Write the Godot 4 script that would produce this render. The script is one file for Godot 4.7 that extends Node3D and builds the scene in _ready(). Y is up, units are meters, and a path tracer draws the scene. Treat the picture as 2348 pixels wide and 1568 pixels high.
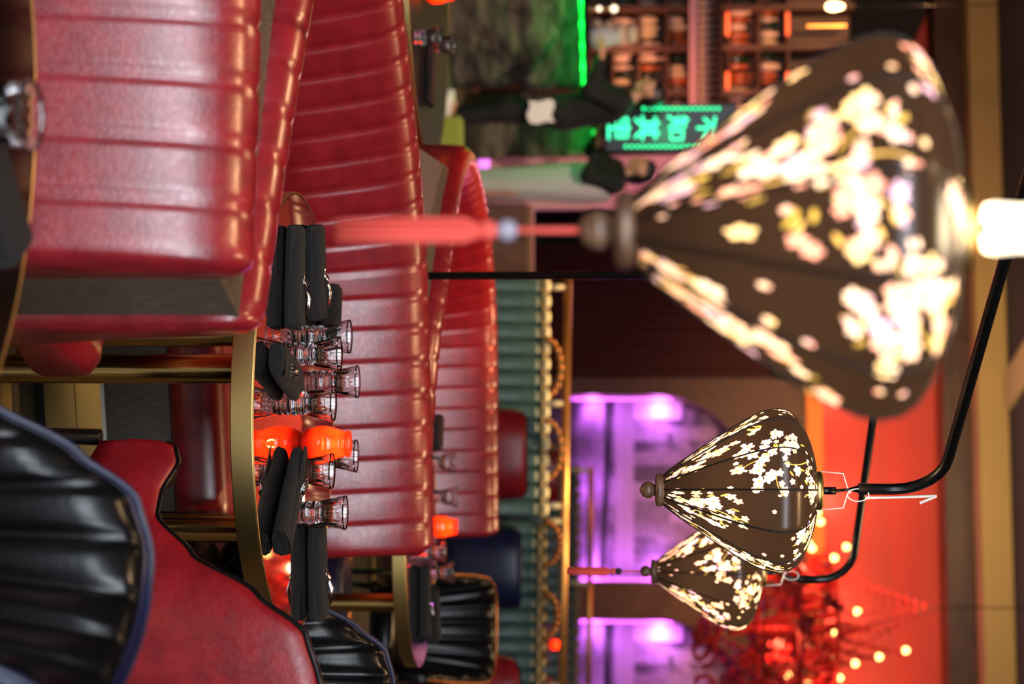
extends Node3D

const F := 4050.0
const PITCH := 0.0619
const EYE := 1.45
var M := {}
var used := {}
var rng := RandomNumberGenerator.new()

# ------------------------------------------------------------------ helpers
# a point of the room from where the photograph shows it (x right in the picture is up in the room) and its distance in front of the camera
func at(px: float, py: float, d: float) -> Vector3:
	var a := (px - 1174.0) / F
	var b := (py - 784.0) / F
	var fz := cos(PITCH) + a * sin(PITCH)
	var fy := -sin(PITCH) + a * cos(PITCH)
	return Vector3(b * d / fz, EYE + fy * d / fz, -d)

func numbered(called: String) -> String:
	used[called] = used.get(called, 0) + 1
	return called if used[called] == 1 else "%s_%03d" % [called, used[called] - 1]

func tag(o: Node, label := "", category := "", group := "", kind := "") -> Node:
	if label: o.set_meta("label", label)
	if category: o.set_meta("category", category)
	if group: o.set_meta("group", group)
	if kind: o.set_meta("kind", kind)
	return o

func thing(called: String, label: String, category: String, pos := Vector3.ZERO, turn := 0.0, group := "") -> Node3D:
	var o := Node3D.new()
	o.name = numbered(called)
	add_child(o)
	o.position = pos
	o.rotation.y = turn
	tag(o, label, category, group)
	return o

func obj(called: String, st: SurfaceTool, m: Material, parent: Node3D = null) -> MeshInstance3D:
	st.generate_normals()
	return put(called, st.commit(), m, parent)

func put(called: String, mesh: Mesh, m: Material, parent: Node3D = null) -> MeshInstance3D:
	var o := MeshInstance3D.new()
	o.mesh = mesh
	o.material_override = m
	o.name = called if parent else numbered(called)
	if parent: parent.add_child(o, true)
	else: add_child(o)
	return o

func struct(called: String, st: SurfaceTool, m: Material) -> MeshInstance3D:
	var o := obj(called, st, m)
	o.set_meta("kind", "structure")
	return o

func copy(src: Node3D, pos: Vector3, turn: float, label: String, group := "") -> Node3D:
	var base := String(src.name)
	var re := RegEx.create_from_string("_\\d{3}$")
	var c: Node3D = src.duplicate()
	c.name = numbered(re.sub(base, ""))
	add_child(c)
	c.position = pos
	c.rotation.y = turn
	c.set_meta("label", label)
	if group: c.set_meta("group", group)
	return c

func copy_full(src: Node3D, pos: Vector3, turn: float, label: String) -> void:
	var c := copy(src, pos, turn, label)
	c.transform = Transform3D(Basis(Vector3.UP, turn), pos)

func new_st(smooth := true) -> SurfaceTool:
	var st := SurfaceTool.new()
	st.begin(Mesh.PRIMITIVE_TRIANGLES)
	st.set_smooth_group(0 if smooth else -1)
	return st

func vert(st: SurfaceTool, p: Vector3, uv: Vector2) -> void:
	st.set_uv(uv)
	st.add_vertex(p)

func quad(st: SurfaceTool, a: Vector3, b: Vector3, c: Vector3, d: Vector3, ua := Vector2.ZERO, ub := Vector2(1, 0), uc := Vector2(1, 1), ud := Vector2(0, 1)) -> void:
	vert(st, a, ua); vert(st, b, ub); vert(st, c, uc)
	vert(st, a, ua); vert(st, c, uc); vert(st, d, ud)

# rows of points joined into a surface
func grid(st: SurfaceTool, rows: Array, close_rows := false, close_cols := false, flip := false) -> void:
	var n := rows.size()
	var m: int = rows[0].size()
	for i in (n if close_rows else n - 1):
		var r: PackedVector3Array = rows[i]
		var q: PackedVector3Array = rows[(i + 1) % n]
		for j in (m if close_cols else m - 1):
			var k := (j + 1) % m
			var u0 := float(j) / m
			var u1 := float(j + 1) / m
			var v0 := float(i) / (n - 1)
			var v1 := float(i + 1) / (n - 1)
			if m > 1 and not close_cols:
				u0 = float(j) / (m - 1)
				u1 = float(j + 1) / (m - 1)
			if flip:
				quad(st, r[j], q[j], q[k], r[k], Vector2(u0, v0), Vector2(u0, v1), Vector2(u1, v1), Vector2(u1, v0))
			else:
				quad(st, r[j], r[k], q[k], q[j], Vector2(u0, v0), Vector2(u1, v0), Vector2(u1, v1), Vector2(u0, v1))

func fan(st: SurfaceTool, ring: PackedVector3Array, flip := false) -> void:
	var c := Vector3.ZERO
	for p in ring: c += p
	c /= ring.size()
	for i in ring.size():
		var a := ring[i]
		var b := ring[(i + 1) % ring.size()]
		vert(st, c, Vector2.ZERO)
		vert(st, b if flip else a, Vector2(0, 1))
		vert(st, a if flip else b, Vector2(1, 1))

# a box with chamfered edges
func box(st: SurfaceTool, c: Vector3, size: Vector3, r := 0.004, basis := Basis.IDENTITY) -> void:
	st.set_smooth_group(-1)
	var h := size / 2
	r = minf(r, minf(h.x, minf(h.y, h.z)) * 0.9)
	var tri := func(p: Vector3, q: Vector3, s: Vector3) -> void:
		var out := (p + q + s)
		if (s - p).cross(q - p).dot(out) < 0:
			var t := q
			q = s
			s = t
		for v in [p, q, s]:
			vert(st, c + basis * v, Vector2(v.x + v.z, v.y))
	var corner := func(sx: int, sy: int, sz: int, axis: int) -> Vector3:
		var v := Vector3(sx * (h.x - r), sy * (h.y - r), sz * (h.z - r))
		v[axis] = [sx, sy, sz][axis] * h[axis]
		return v
	for axis in 3:
		for s in [-1, 1]:
			var p := []
			for k in [[-1, -1], [1, -1], [1, 1], [-1, 1]]:
				var g := [k[0], k[1]]
				g.insert(axis, s)
				p.append(corner.call(g[0], g[1], g[2], axis))
			tri.call(p[0], p[1], p[2])
			tri.call(p[0], p[2], p[3])
	if r > 0:
		for axis in 3:
			var e := (axis + 1) % 3
			var f := (axis + 2) % 3
			for s in [-1, 1]:
				for t in [-1, 1]:
					var p := []
					for w in [-1, 1]:
						var g := [0, 0, 0]
						g[axis] = w
						g[e] = s
						g[f] = t
						p.append(corner.call(g[0], g[1], g[2], e))
						p.append(corner.call(g[0], g[1], g[2], f))
					tri.call(p[0], p[1], p[3])
					tri.call(p[0], p[3], p[2])
		for sx in [-1, 1]:
			for sy in [-1, 1]:
				for sz in [-1, 1]:
					tri.call(corner.call(sx, sy, sz, 0), corner.call(sx, sy, sz, 1), corner.call(sx, sy, sz, 2))
	st.set_smooth_group(0)

# profile of (radius, height) turned round the y axis
# extra points next to the corners of a profile, so that flat stretches shade flat
func creased(prof: Array, closed := false) -> Array:
	var out := []
	for i in prof.size():
		var a := Vector2(prof[i][0], prof[i][1])
		out.append(prof[i])
		if i == prof.size() - 1 and not closed: break
		var b := Vector2(prof[(i + 1) % prof.size()][0], prof[(i + 1) % prof.size()][1])
		var l := a.distance_to(b)
		if l > .003:
			var p := a.lerp(b, minf(.0008 / l, .2))
			var q := b.lerp(a, minf(.0008 / l, .2))
			out.append([p.x, p.y])
			out.append([q.x, q.y])
	return out

func lathe(st: SurfaceTool, prof: Array, segs := 32, xf := Transform3D.IDENTITY, sharp := false) -> void:
	var rows := []
	if sharp: prof = creased(prof)
	for p in prof:
		var row := PackedVector3Array()
		for k in segs:
			var a := TAU * k / segs
			row.append(xf * Vector3(cos(a) * p[0], p[1], sin(a) * p[0]))
		rows.append(row)
	grid(st, rows, false, true)

func tube(st: SurfaceTool, pts: Array, r, segs := 10, caps := true) -> void:
	var rows := []
	var up := Vector3.UP
	var n := pts.size()
	var t0: Vector3 = (pts[1] - pts[0]).normalized()
	up = t0.cross(Vector3.UP if absf(t0.y) < 0.9 else Vector3.RIGHT).normalized()
	for i in n:
		var t: Vector3 = (pts[mini(i + 1, n - 1)] - pts[maxi(i - 1, 0)]).normalized()
		up = (up - t * up.dot(t)).normalized()
		var side := t.cross(up)
		var rad: float = r[i] if r is Array else r
		var row := PackedVector3Array()
		for k in segs:
			var a := TAU * k / segs
			row.append(pts[i] + (up * cos(a) + side * sin(a)) * rad)
		rows.append(row)
	grid(st, rows, false, true)
	if caps:
		fan(st, rows[0], true)
		fan(st, rows[n - 1])

func ball(st: SurfaceTool, c: Vector3, r: float, segs := 12, stretch := Vector3.ONE) -> void:
	var prof := []
	for i in segs / 2 + 1:
		var a := PI * i / (segs / 2)
		prof.append([sin(a) * r, -cos(a) * r])
	lathe(st, prof, segs, Transform3D(Basis.from_scale(stretch), c))

# polygon of (x, z) points raised from y0 to y1
func prism(st: SurfaceTool, poly: PackedVector2Array, y0: float, y1: float) -> void:
	st.set_smooth_group(-1)
	var idx := Geometry2D.triangulate_polygon(poly)
	for y in [y0, y1]:
		for i in range(0, idx.size(), 3):
			for k in 3:
				var p := poly[idx[i + (k if y == y1 else 2 - k)]]
				vert(st, Vector3(p.x, y, p.y), p)
	var s := 0.0
	for i in poly.size():
		var a := poly[i]
		var b := poly[(i + 1) % poly.size()]
		var l := a.distance_to(b)
		quad(st, Vector3(a.x, y0, a.y), Vector3(b.x, y0, b.y), Vector3(b.x, y1, b.y), Vector3(a.x, y1, a.y), Vector2(s, y0), Vector2(s + l, y0), Vector2(s + l, y1), Vector2(s, y1))
		s += l
	st.set_smooth_group(0)

# rounded path through points
func smooth_path(ctrl: Array, per := 10) -> Array:
	var out := []
	var n := ctrl.size()
	for i in n - 1:
		var p0 = ctrl[maxi(i - 1, 0)]
		var p1 = ctrl[i]
		var p2 = ctrl[i + 1]
		var p3 = ctrl[mini(i + 2, n - 1)]
		for k in per:
			var t := float(k) / per
			out.append(0.5 * ((2.0 * p1) + (p2 - p0) * t + (2.0 * p0 - 5.0 * p1 + 4.0 * p2 - p3) * t * t + (3.0 * p1 - p0 - 3.0 * p2 + p3) * t * t * t))
	out.append(ctrl[n - 1])
	return out

func resample(pts: Array, step: float) -> Array:
	var out := [pts[0]]
	var left := step
	for i in pts.size() - 1:
		var a = pts[i]
		var b = pts[i + 1]
		var l: float = a.distance_to(b)
		var pos := 0.0
		while l - pos >= left:
			pos += left
			out.append(a.lerp(b, pos / l))
			left = step
		left -= l - pos
	return out

# one continuous surface round tapered capsules [a, b, ra, rb], meshed as surface nets
func body(bones: Array, cell: float, k := 0.04) -> SurfaceTool:
	var st := new_st()
	var lo := Vector3.INF
	var hi := -Vector3.INF
	for b in bones:
		var m := Vector3.ONE * (maxf(b[2], b[3]) + 2 * cell)
		lo = lo.min(b[0] - m).min(b[1] - m)
		hi = hi.max(b[0] + m).max(b[1] + m)
	var n := Vector3i(((hi - lo) / cell).ceil()) + Vector3i.ONE
	var f := PackedFloat32Array()
	f.resize(n.x * n.y * n.z)
	f.fill(1.0)
	for b in bones:
		var m := Vector3.ONE * (maxf(b[2], b[3]) + k + 2 * cell)
		var i0 := Vector3i(((b[0].min(b[1]) - m - lo) / cell).floor()).clamp(Vector3i.ZERO, n - Vector3i.ONE)
		var i1 := Vector3i(((b[0].max(b[1]) + m - lo) / cell).ceil()).clamp(Vector3i.ZERO, n - Vector3i.ONE)
		var a: Vector3 = b[0]
		var ab: Vector3 = b[1] - b[0]
		var l2 := maxf(ab.length_squared(), 1e-9)
		for z in range(i0.z, i1.z + 1):
			for y in range(i0.y, i1.y + 1):
				for x in range(i0.x, i1.x + 1):
					var p := lo + Vector3(x, y, z) * cell - a
					var t := clampf(p.dot(ab) / l2, 0.0, 1.0)
					var d: float = (p - ab * t).length() - lerpf(b[2], b[3], t)
					var at_ := x + n.x * (y + n.y * z)
					var g := f[at_]
					var h := maxf(k - absf(d - g), 0.0) / k
					f[at_] = minf(d, g) - h * h * k * 0.25
	var cellv := {}
	for z in n.z - 1:
		for y in n.y - 1:
			for x in n.x - 1:
				var sum := Vector3.ZERO
				var cnt := 0
				var base := x + n.x * (y + n.y * z)
				var v := [f[base], f[base + 1], f[base + n.x], f[base + n.x + 1], f[base + n.x * n.y], f[base + n.x * n.y + 1], f[base + n.x * n.y + n.x], f[base + n.x * n.y + n.x + 1]]
				var neg := 0
				for q in v:
					if q < 0: neg += 1
				if neg == 0 or neg == 8: continue
				for e in [[0, 1], [2, 3], [4, 5], [6, 7], [0, 2], [1, 3], [4, 6], [5, 7], [0, 4], [1, 5], [2, 6], [3, 7]]:
					var va: float = v[e[0]]
					var vb: float = v[e[1]]
					if (va < 0) != (vb < 0):
						var t := va / (va - vb)
						var pa := Vector3(e[0] & 1, (e[0] >> 1) & 1, (e[0] >> 2) & 1)
						var pb := Vector3(e[1] & 1, (e[1] >> 1) & 1, (e[1] >> 2) & 1)
						sum += pa.lerp(pb, t)
						cnt += 1
				cellv[base] = lo + (Vector3(x, y, z) + sum / cnt) * cell
	var sx := 1
	var sy := n.x
	var sz := n.x * n.y
	for base in cellv:
		for ax in [[sx, sy, sz], [sy, sz, sx], [sz, sx, sy]]:
			var va := f[base]
			var vb := f[base + ax[0]]
			if (va < 0) != (vb < 0):
				var q := [base, base - ax[1], base - ax[1] - ax[2], base - ax[2]]
				if cellv.has(q[1]) and cellv.has(q[2]) and cellv.has(q[3]):
					if va < 0: quad(st, cellv[q[0]], cellv[q[3]], cellv[q[2]], cellv[q[1]])
					else: quad(st, cellv[q[0]], cellv[q[1]], cellv[q[2]], cellv[q[3]])
	return st

# ------------------------------------------------------------------ materials
func noise_tex(freq: float, type := FastNoiseLite.TYPE_SIMPLEX_SMOOTH, octaves := 4, lo := Color.BLACK, hi := Color.WHITE, size := 256, seed_ := 1) -> NoiseTexture2D:
	var n := FastNoiseLite.new()
	n.seed = seed_
	n.noise_type = type
	n.frequency = freq
	n.fractal_octaves = octaves
	var t := NoiseTexture2D.new()
	t.noise = n
	t.width = size
	t.height = size
	t.seamless = true
	var g := Gradient.new()
	g.colors = PackedColorArray([lo, hi])
	t.color_ramp = g
	return t

func mat(called: String, c: Color, rough := 0.5, metal := 0.0) -> StandardMaterial3D:
	var m := StandardMaterial3D.new()
	m.resource_name = called
	m.albedo_color = c
	m.roughness = rough
	m.metallic = metal
	m.cull_mode = BaseMaterial3D.CULL_DISABLED
	M[called] = m
	return m

func tri_map(m: StandardMaterial3D, scale: float) -> void:
	m.uv1_triplanar = true
	m.uv1_world_triplanar = true
	m.uv1_scale = Vector3.ONE * scale

func glow(called: String, c: Color, e: float) -> StandardMaterial3D:
	var m := mat(called, c, 0.5)
	m.emission_enabled = true
	m.emission = c
	m.emission_energy_multiplier = e
	return m

func streak_image(w: int, h: int, c0: Color, c1: Color, freq: float, stretch: float, seed_: int) -> ImageTexture:
	var n := FastNoiseLite.new()
	n.seed = seed_
	n.frequency = freq
	n.fractal_octaves = 4
	var im := Image.create(w, h, false, Image.FORMAT_RGB8)
	for y in h:
		for x in w:
			var v := clampf(0.5 + 0.8 * n.get_noise_2d(x * stretch, y), 0, 1)
			im.set_pixel(x, y, c0.lerp(c1, v))
	return ImageTexture.create_from_image(im)

func dot(im: Image, cx: float, cy: float, rx: float, ry: float, ang: float, c: Color) -> void:
	var w := im.get_width()
	var h := im.get_height()
	var r := int(ceil(maxf(rx, ry)))
	var ca := cos(ang)
	var sa := sin(ang)
	for y in range(maxi(0, int(cy) - r), mini(h, int(cy) + r + 1)):
		for x in range(int(cx) - r, int(cx) + r + 1):
			var dx := x - cx
			var dy := y - cy
			var u := (dx * ca + dy * sa) / rx
			var v := (-dx * sa + dy * ca) / ry
			if u * u + v * v <= 1.0:
				im.set_pixel(posmod(x, w), y, c)

# flowered silk of the lanterns: a print of blossoms, leaves and grasses on black
func lantern_print() -> ImageTexture:
	var W := 1536
	var H := 512
	var r := RandomNumberGenerator.new()
	r.seed = 11
	var im := Image.create(W, H, false, Image.FORMAT_RGB8)
	im.fill(Color(0.155, 0.115, 0.092))
	var petals := [Color(1, .95, .92), Color(1, .80, .78), Color(1, .93, .72), Color(.95, .70, .68), Color(.86, .74, .94), Color(1, .88, .84)]
	var leafs := [Color(.80, .72, .36), Color(.90, .78, .46), Color(.62, .56, .30)]
	var clusters := [[120, 130, 95], [330, 330, 80], [520, 210, 105], [700, 390, 60], [800, 110, 85], [980, 290, 100], [1180, 160, 90], [1330, 370, 75], [1450, 230, 70], [250, 60, 50], [620, 60, 45], [1060, 70, 45], [900, 430, 45], [1230, 450, 45], [480, 440, 40]]
	for c in clusters:
		for k in int(c[2] / 20.0):
			var a := r.randf() * TAU
			var x: float = c[0] + cos(a) * c[2] * 0.3
			var y: float = c[1] + sin(a) * c[2] * 0.3
			var bend := r.randf_range(-0.02, 0.02)
			var dir := a
			var col: Color = leafs[r.randi() % 3]
			for s in int(c[2] * 0.6):
				x += cos(dir) * 1.3
				y += sin(dir) * 1.3
				dir += bend
				dot(im, x, y, 1.8, 1.8, 0, col)
			for q in 4:
				dot(im, x + r.randf_range(-11, 11), y + r.randf_range(-11, 11), 4.2, 6.5, r.randf() * TAU, petals[r.randi() % 6])
		for k in int(c[2] / 4.5):
			var a := r.randf() * TAU
			var q: float = c[2] * sqrt(r.randf()) * 1.15
			dot(im, c[0] + cos(a) * q, c[1] + sin(a) * q, 10, 3.6, a + r.randf_range(-.6, .6), leafs[r.randi() % 3])
		for k in int(c[2] / 2.3):
			var a := r.randf() * TAU
			var q: float = c[2] * pow(r.randf(), 0.62) * 1.12
			var x: float = c[0] + cos(a) * q
			var y: float = c[1] + sin(a) * q
			var size := r.randf_range(6.5, 13.5)
			var col: Color = petals[r.randi() % 6]
			var t := r.randf() * TAU
			for p in 5:
				var b := t + TAU * p / 5
				dot(im, x + cos(b) * size * .75, y + sin(b) * size * .75, size * .62, size * .46, b, col)
			dot(im, x, y, size * .3, size * .3, 0, Color(.95, .66, .4))
	for k in 90:
		var x := r.randf() * W
		var y := r.randf() * H
		for p in 5:
			var b := TAU * p / 5
			dot(im, x + cos(b) * 4, y + sin(b) * 4, 3.4, 2.8, b, petals[r.randi() % 6])
	return ImageTexture.create_from_image(im)

# grey street picture of the niches: road, kerb, haze and blocks of a town
func mural_print() -> ImageTexture:
	var W := 512
	var H := 512
	var r := RandomNumberGenerator.new()
	r.seed = 5
	var im := Image.create(W, H, false, Image.FORMAT_RGB8)
	var n := FastNoiseLite.new()
	n.seed = 3
	n.frequency = 0.012
	for y in H:
		for x in W:
			var v := 0.48 + 0.3 * n.get_noise_2d(x, y * 1.6)
			im.set_pixel(x, y, Color(v, v, v * 1.02))
	for k in 46:
		var w := r.randi_range(14, 60)
		var x := r.randi_range(-20, W)
		var top := r.randi_range(90, 250)
		var g := r.randf_range(0.30, 0.72)
		im.fill_rect(Rect2i(x, top, w, 300 - top), Color(g, g, g))
		for fy in range(top + 6, 292, 11):
			for fx in range(x + 4, x + w - 5, 9):
				if r.randf() < 0.7:
					var q := g * r.randf_range(0.55, 0.9)
					im.fill_rect(Rect2i(fx, fy, 5, 6), Color(q, q, q))
	im.fill_rect(Rect2i(0, 170, 70, 105), Color(.9, .9, .9))
	im.fill_rect(Rect2i(0, 275, W, 40), Color(.72, .72, .72))
	for x in W:
		var y := 318 + x * 22 / W
		im.fill_rect(Rect2i(x, y, 1, 20), Color(.1, .1, .1))
	for y in range(340, H):
		for x in W:
			var v := 0.52 + 0.22 * n.get_noise_2d(x * 0.7, y * 2.0 + 300)
			if y > 330 + x * 22 / W: im.set_pixel(x, y, Color(v, v, v))
	return ImageTexture.create_from_image(im)

func materials() -> void:
	var grain := noise_tex(0.07, FastNoiseLite.TYPE_SIMPLEX_SMOOTH, 4, Color.BLACK, Color.WHITE, 512, 4)
	grain.as_normal_map = true
	grain.bump_strength = 1.6
	var weave := noise_tex(0.25, FastNoiseLite.TYPE_SIMPLEX, 2, Color.BLACK, Color.WHITE, 256, 31)
	weave.as_normal_map = true
	weave.bump_strength = 3.0
	var mottle := noise_tex(0.012, FastNoiseLite.TYPE_SIMPLEX_SMOOTH, 5, Color(.72, .72, .72), Color(1, 1, 1), 512, 9)
	var rough_map := noise_tex(0.045, FastNoiseLite.TYPE_SIMPLEX_SMOOTH, 5, Color(.55, .55, .55), Color(1, 1, 1), 512, 19)
	for d in [["red_leather", Color(0.605, 0.12, 0.165), .40], ["red_suede_leather", Color(0.60, 0.085, 0.125), .52], ["black_leather", Color(0.07, 0.068, 0.075), .30], ["navy_leather", Color(0.11, 0.13, 0.27), .5], ["green_leather", Color(0.24, 0.36, 0.36), .5]]:
		var m := mat(d[0], d[1], d[2])
		m.albedo_texture = mottle
		m.roughness_texture = rough_map
		m.normal_enabled = true
		m.normal_texture = grain
		m.normal_scale = 0.22 if d[0] == "red_leather" else 0.2
		m.metallic_specular = 0.55
		if d[0] == "red_leather":
			m.clearcoat_enabled = true
			m.clearcoat = 0.55
			m.clearcoat_roughness = 0.30
		if d[0] == "black_leather":
			m.normal_scale = 0.12
			m.roughness_texture = null
			m.roughness = 0.25
			m.metallic_specular = 0.36
		tri_map(m, 2.6)
	var brass := mat("brass", Color(0.82, 0.69, 0.44), 0.36, 1.0)
	brass.anisotropy_enabled = false
	mat("brass_polished", Color(0.92, 0.66, 0.38), 0.32, 0.9)
	mat("brass_column", Color(0.80, 0.66, 0.40), 0.2, 1.0)
	mat("bronze_piping", Color(0.72, 0.47, 0.28), 0.35, 0.8)
	mat("gold_paint", Color(0.56, 0.47, 0.29), 0.45, 0.3)
	mat("cream_gold", Color(0.90, 0.84, 0.66), 0.4, 0.1)
	mat("navy_top", Color(0.05, 0.06, 0.12), 0.5).metallic_specular = 0.2
	mat("black_metal", Color(0.055, 0.055, 0.06), 0.28, 0.3)
	mat("black_marble", Color(0.03, 0.025, 0.025), 0.14).metallic_specular = 0.3
	var gloss := mat("black_gloss_top", Color(0.06, 0.045, 0.05), 0.03)
	gloss.metallic_specular = 0.7
	gloss.clearcoat_enabled = true
	gloss.clearcoat = 1.0
	gloss.clearcoat_roughness = 0.02
	var oak := mat("grey_oak", Color(0.92, 0.92, 0.92), 0.55)
	oak.albedo_texture = streak_image(256, 512, Color(.25, .225, .19), Color(.44, .41, .36), 0.035, 0.14, 8)
	tri_map(oak, 2.4)
	var oakv := mat("grey_oak_upright", Color(0.92, 0.92, 0.92), 0.55)
	oakv.albedo_texture = streak_image(512, 256, Color(.25, .225, .19), Color(.44, .41, .36), 0.035, 6.0, 8)
	tri_map(oakv, 2.4)
	var br := mat("brown_board", Color(0.9, 0.9, 0.9), 0.6)
	br.albedo_texture = streak_image(512, 256, Color(.23, .12, .075), Color(.42, .25, .16), 0.03, 5.0, 3)
	tri_map(br, 0.8)
	var beam := mat("stained_beam", Color(0.9, 0.9, 0.9), 0.4)
	beam.albedo_texture = streak_image(256, 512, Color(.17, .09, .05), Color(.36, .21, .11), 0.03, 0.2, 13)
	tri_map(beam, 0.6)
	mat("napkin_cloth", Color(0.07, 0.07, 0.078), 0.95).rim_enabled = true
	M.napkin_cloth.rim = 0.06
	M.napkin_cloth.normal_enabled = true
	M.napkin_cloth.normal_texture = weave
	M.napkin_cloth.normal_scale = 0.5
	tri_map(M.napkin_cloth, 8.0)
	mat("steel", Color(0.8, 0.8, 0.82), 0.12, 1.0)
	var glass := mat("clear_glass", Color(1, 1, 1, 0), 0.0)
	glass.refraction_enabled = true
	glass.refraction_scale = 0.05
	glass.cull_mode = BaseMaterial3D.CULL_BACK
	var jar := mat("red_glass", Color(1.0, 0.31, 0.16), 0.12)
	jar.backlight_enabled = true
	jar.transparency = BaseMaterial3D.TRANSPARENCY_ALPHA
	jar.albedo_color.a = 0.78
	jar.backlight = Color(1, 1, 1)
	jar.albedo_texture = noise_tex(0.03, FastNoiseLite.TYPE_SIMPLEX_SMOOTH, 3, Color(.75, .6, .5), Color(1, 1, 1), 256, 15)
	tri_map(jar, 6.0)
	jar.clearcoat_enabled = true
	jar.clearcoat_roughness = 0.03
	var silk := mat("lantern_silk", Color(1, 1, 1), 0.27)
	silk.metallic_specular = 0.6
	silk.albedo_texture = lantern_print()
	silk.backlight_enabled = true
	silk.backlight = Color(1.0, 1.0, 1.0)
	mat("lantern_rib", Color(0.05, 0.035, 0.03), 0.6)
	var turned := mat("turned_wood", Color(1, 1, 1), 0.35)
	turned.albedo_texture = streak_image(256, 256, Color(.24, .15, .10), Color(.62, .46, .34), 0.05, 0.15, 21)
	tri_map(turned, 9.0)
	mat("tassel_thread", Color(0.96, 0.36, 0.31), 0.8)
	mat("white_plastic", Color(0.9, 0.89, 0.87), 0.4)
	mat("pearl_bead", Color(0.66, 0.62, 0.68), 0.25)
	mat("dark_bead", Color(0.12, 0.11, 0.15), 0.25)
	glow("bulb_glow", Color(1, .82, .58), 9.0)
	glow("warm_white_glow", Color(1, .93, .80), 2.2)  # real on the globe lamps; on the white tube it paints bulb spill
	glow("flame_glow", Color(1, .62, .16), 6.0)
	glow("fairy_glow", Color(1, .74, .42), 8.0)
	glow("green_neon", Color(.28, 1.0, .76), 1.5)
	glow("green_dot", Color(.12, .95, .62), 2.4)
	glow("green_strip_glow", Color(.05, .95, .32), 1.6)
	glow("purple_strip_glow", Color(.95, .5, 1.0), 1.5)
	glow("red_strip_glow", Color(1, .30, .16), 1.5)
	glow("orange_strip_glow", Color(1, .42, .22), 1.0)
	glow("window_glow", Color(.86, .93, 1.0), 1.0)
	glow("downlight_glow", Color(1, .83, .62), 2.0)
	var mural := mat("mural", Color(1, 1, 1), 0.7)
	mural.albedo_color = Color(0.93, 0.76, 0.98)  # part of the purple niche light is tinted into the print
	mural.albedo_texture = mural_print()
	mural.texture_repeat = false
	mat("red_paint", Color(0.70, 0.255, 0.23), 0.75)
	mat("orange_paint", Color(0.86, 0.50, 0.20), 0.7)
	mat("maroon_cloth", Color(0.22, 0.055, 0.07), 0.9)
	mat("dark_paint", Color(0.09, 0.075, 0.07), 0.8)
	mat("ceiling_paint", Color(0.10, 0.085, 0.08), 0.9)
	mat("pink_plaster", Color(0.86, 0.66, 0.69), 0.8)
	var stone := mat("rough_stone", Color(0.95, 0.95, 0.95), 0.85)
	stone.albedo_texture = noise_tex(0.008, FastNoiseLite.TYPE_SIMPLEX, 5, Color(.12, .105, .09), Color(.56, .48, .43), 512, 41)
	stone.uv1_triplanar = true
	stone.uv1_world_triplanar = true
	stone.uv1_scale = Vector3(0.5, 1.5, 0.5)
	mat("green_lit_olive", Color(0.44, 0.50, 0.15), 0.7)
	mat("khaki_paint", Color(0.58, 0.53, 0.36), 0.7)
	mat("crystal_red", Color(0.70, 0.10, 0.08), 0.3)
	mat("red_lacquer", Color(0.66, 0.11, 0.09), 0.6)
	mat("skin", Color(0.76, 0.55, 0.44), 0.55).subsurf_scatter_enabled = true
	M.skin.subsurf_scatter_strength = 0.1
	mat("dark_hair", Color(0.05, 0.04, 0.035), 0.5)
	mat("black_cloth", Color(0.065, 0.06, 0.065), 0.9)
	mat("pale_cloth", Color(0.72, 0.70, 0.70), 0.85)
	mat("white_cloth", Color(0.88, 0.87, 0.85), 0.8)
	mat("cream_ceramic", Color(0.78, 0.66, 0.58), 0.4)
	mat("amber_glass", Color(0.62, 0.30, 0.14), 0.2)
	mat("bottle_green", Color(0.08, 0.16, 0.09), 0.12)
	mat("label_paper", Color(0.75, 0.66, 0.52), 0.8)

# ------------------------------------------------------------------ furniture
# sweeps a section of [inward, height] along a path of (x, depth); pleated every «pleat» metres
func sweep(path: Array, section: Array, pleat := 0.0, depth := 0.0, round_ends := 0.03, square_start := false) -> SurfaceTool:
	var st := new_st()
	var rows := []
	var n := path.size()
	var mid := Vector2.ZERO
	for s in section: mid += Vector2(s[0], s[1])
	mid /= section.size()
	var run := 0.0
	var total := 0.0
	for i in n - 1: total += path[i].distance_to(path[i + 1])
	for i in n:
		if i > 0: run += path[i].distance_to(path[i - 1])
		var dir: Vector2 = (path[mini(i + 1, n - 1)] - path[maxi(i - 1, 0)]).normalized()
		var nor := Vector2(dir.y, -dir.x)
		if square_start and run < .2: nor = Vector2(.17, .985).lerp(nor, smoothstep(0.0, .2, run)).normalized()
		var g := 0.0
		if pleat > 0:
			var t := fposmod(run - total, pleat)
			t = minf(t, pleat - t)
			g = depth * exp(-pow(t / 0.0055, 2)) - depth * 0.18 * cos(PI * (1.0 - t / (pleat * 0.5)) * 0.5)
		var e := minf(run, total - run)
		var shrink := 0.0
		if round_ends > 0 and e < round_ends: shrink = (1.0 - sqrt(1.0 - pow(1.0 - e / round_ends, 2))) * 0.022
		var row := PackedVector3Array()
		for s in section:
			var p := Vector2(s[0], s[1])
			var away := (p - mid)
			p -= away.normalized() * shrink
			if pleat > 0:
				var w := 1.0 if s[0] > -0.075 else 0.3
				p -= Vector2(signf(away.x) if absf(s[0] + 0.03) > 0.03 else 0.0, 0.25 if s[1] < 0.9 else 1.0).normalized() * g * w * (1.0 if s[1] < 0.87 else 0.55) * (1.0 if s[1] > 0.45 else 0.0)
			if square_start and s[1] > .5: p.y -= .028 * (1.0 - smoothstep(0.0, .9, run))
			var q: Vector2 = path[i] + nor * p.x
			row.append(Vector3(q.x, p.y, -q.y))
		rows.append(row)
	grid(st, rows, false, true)
	fan(st, rows[0], true)
	fan(st, rows[n - 1])
	return st

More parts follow.
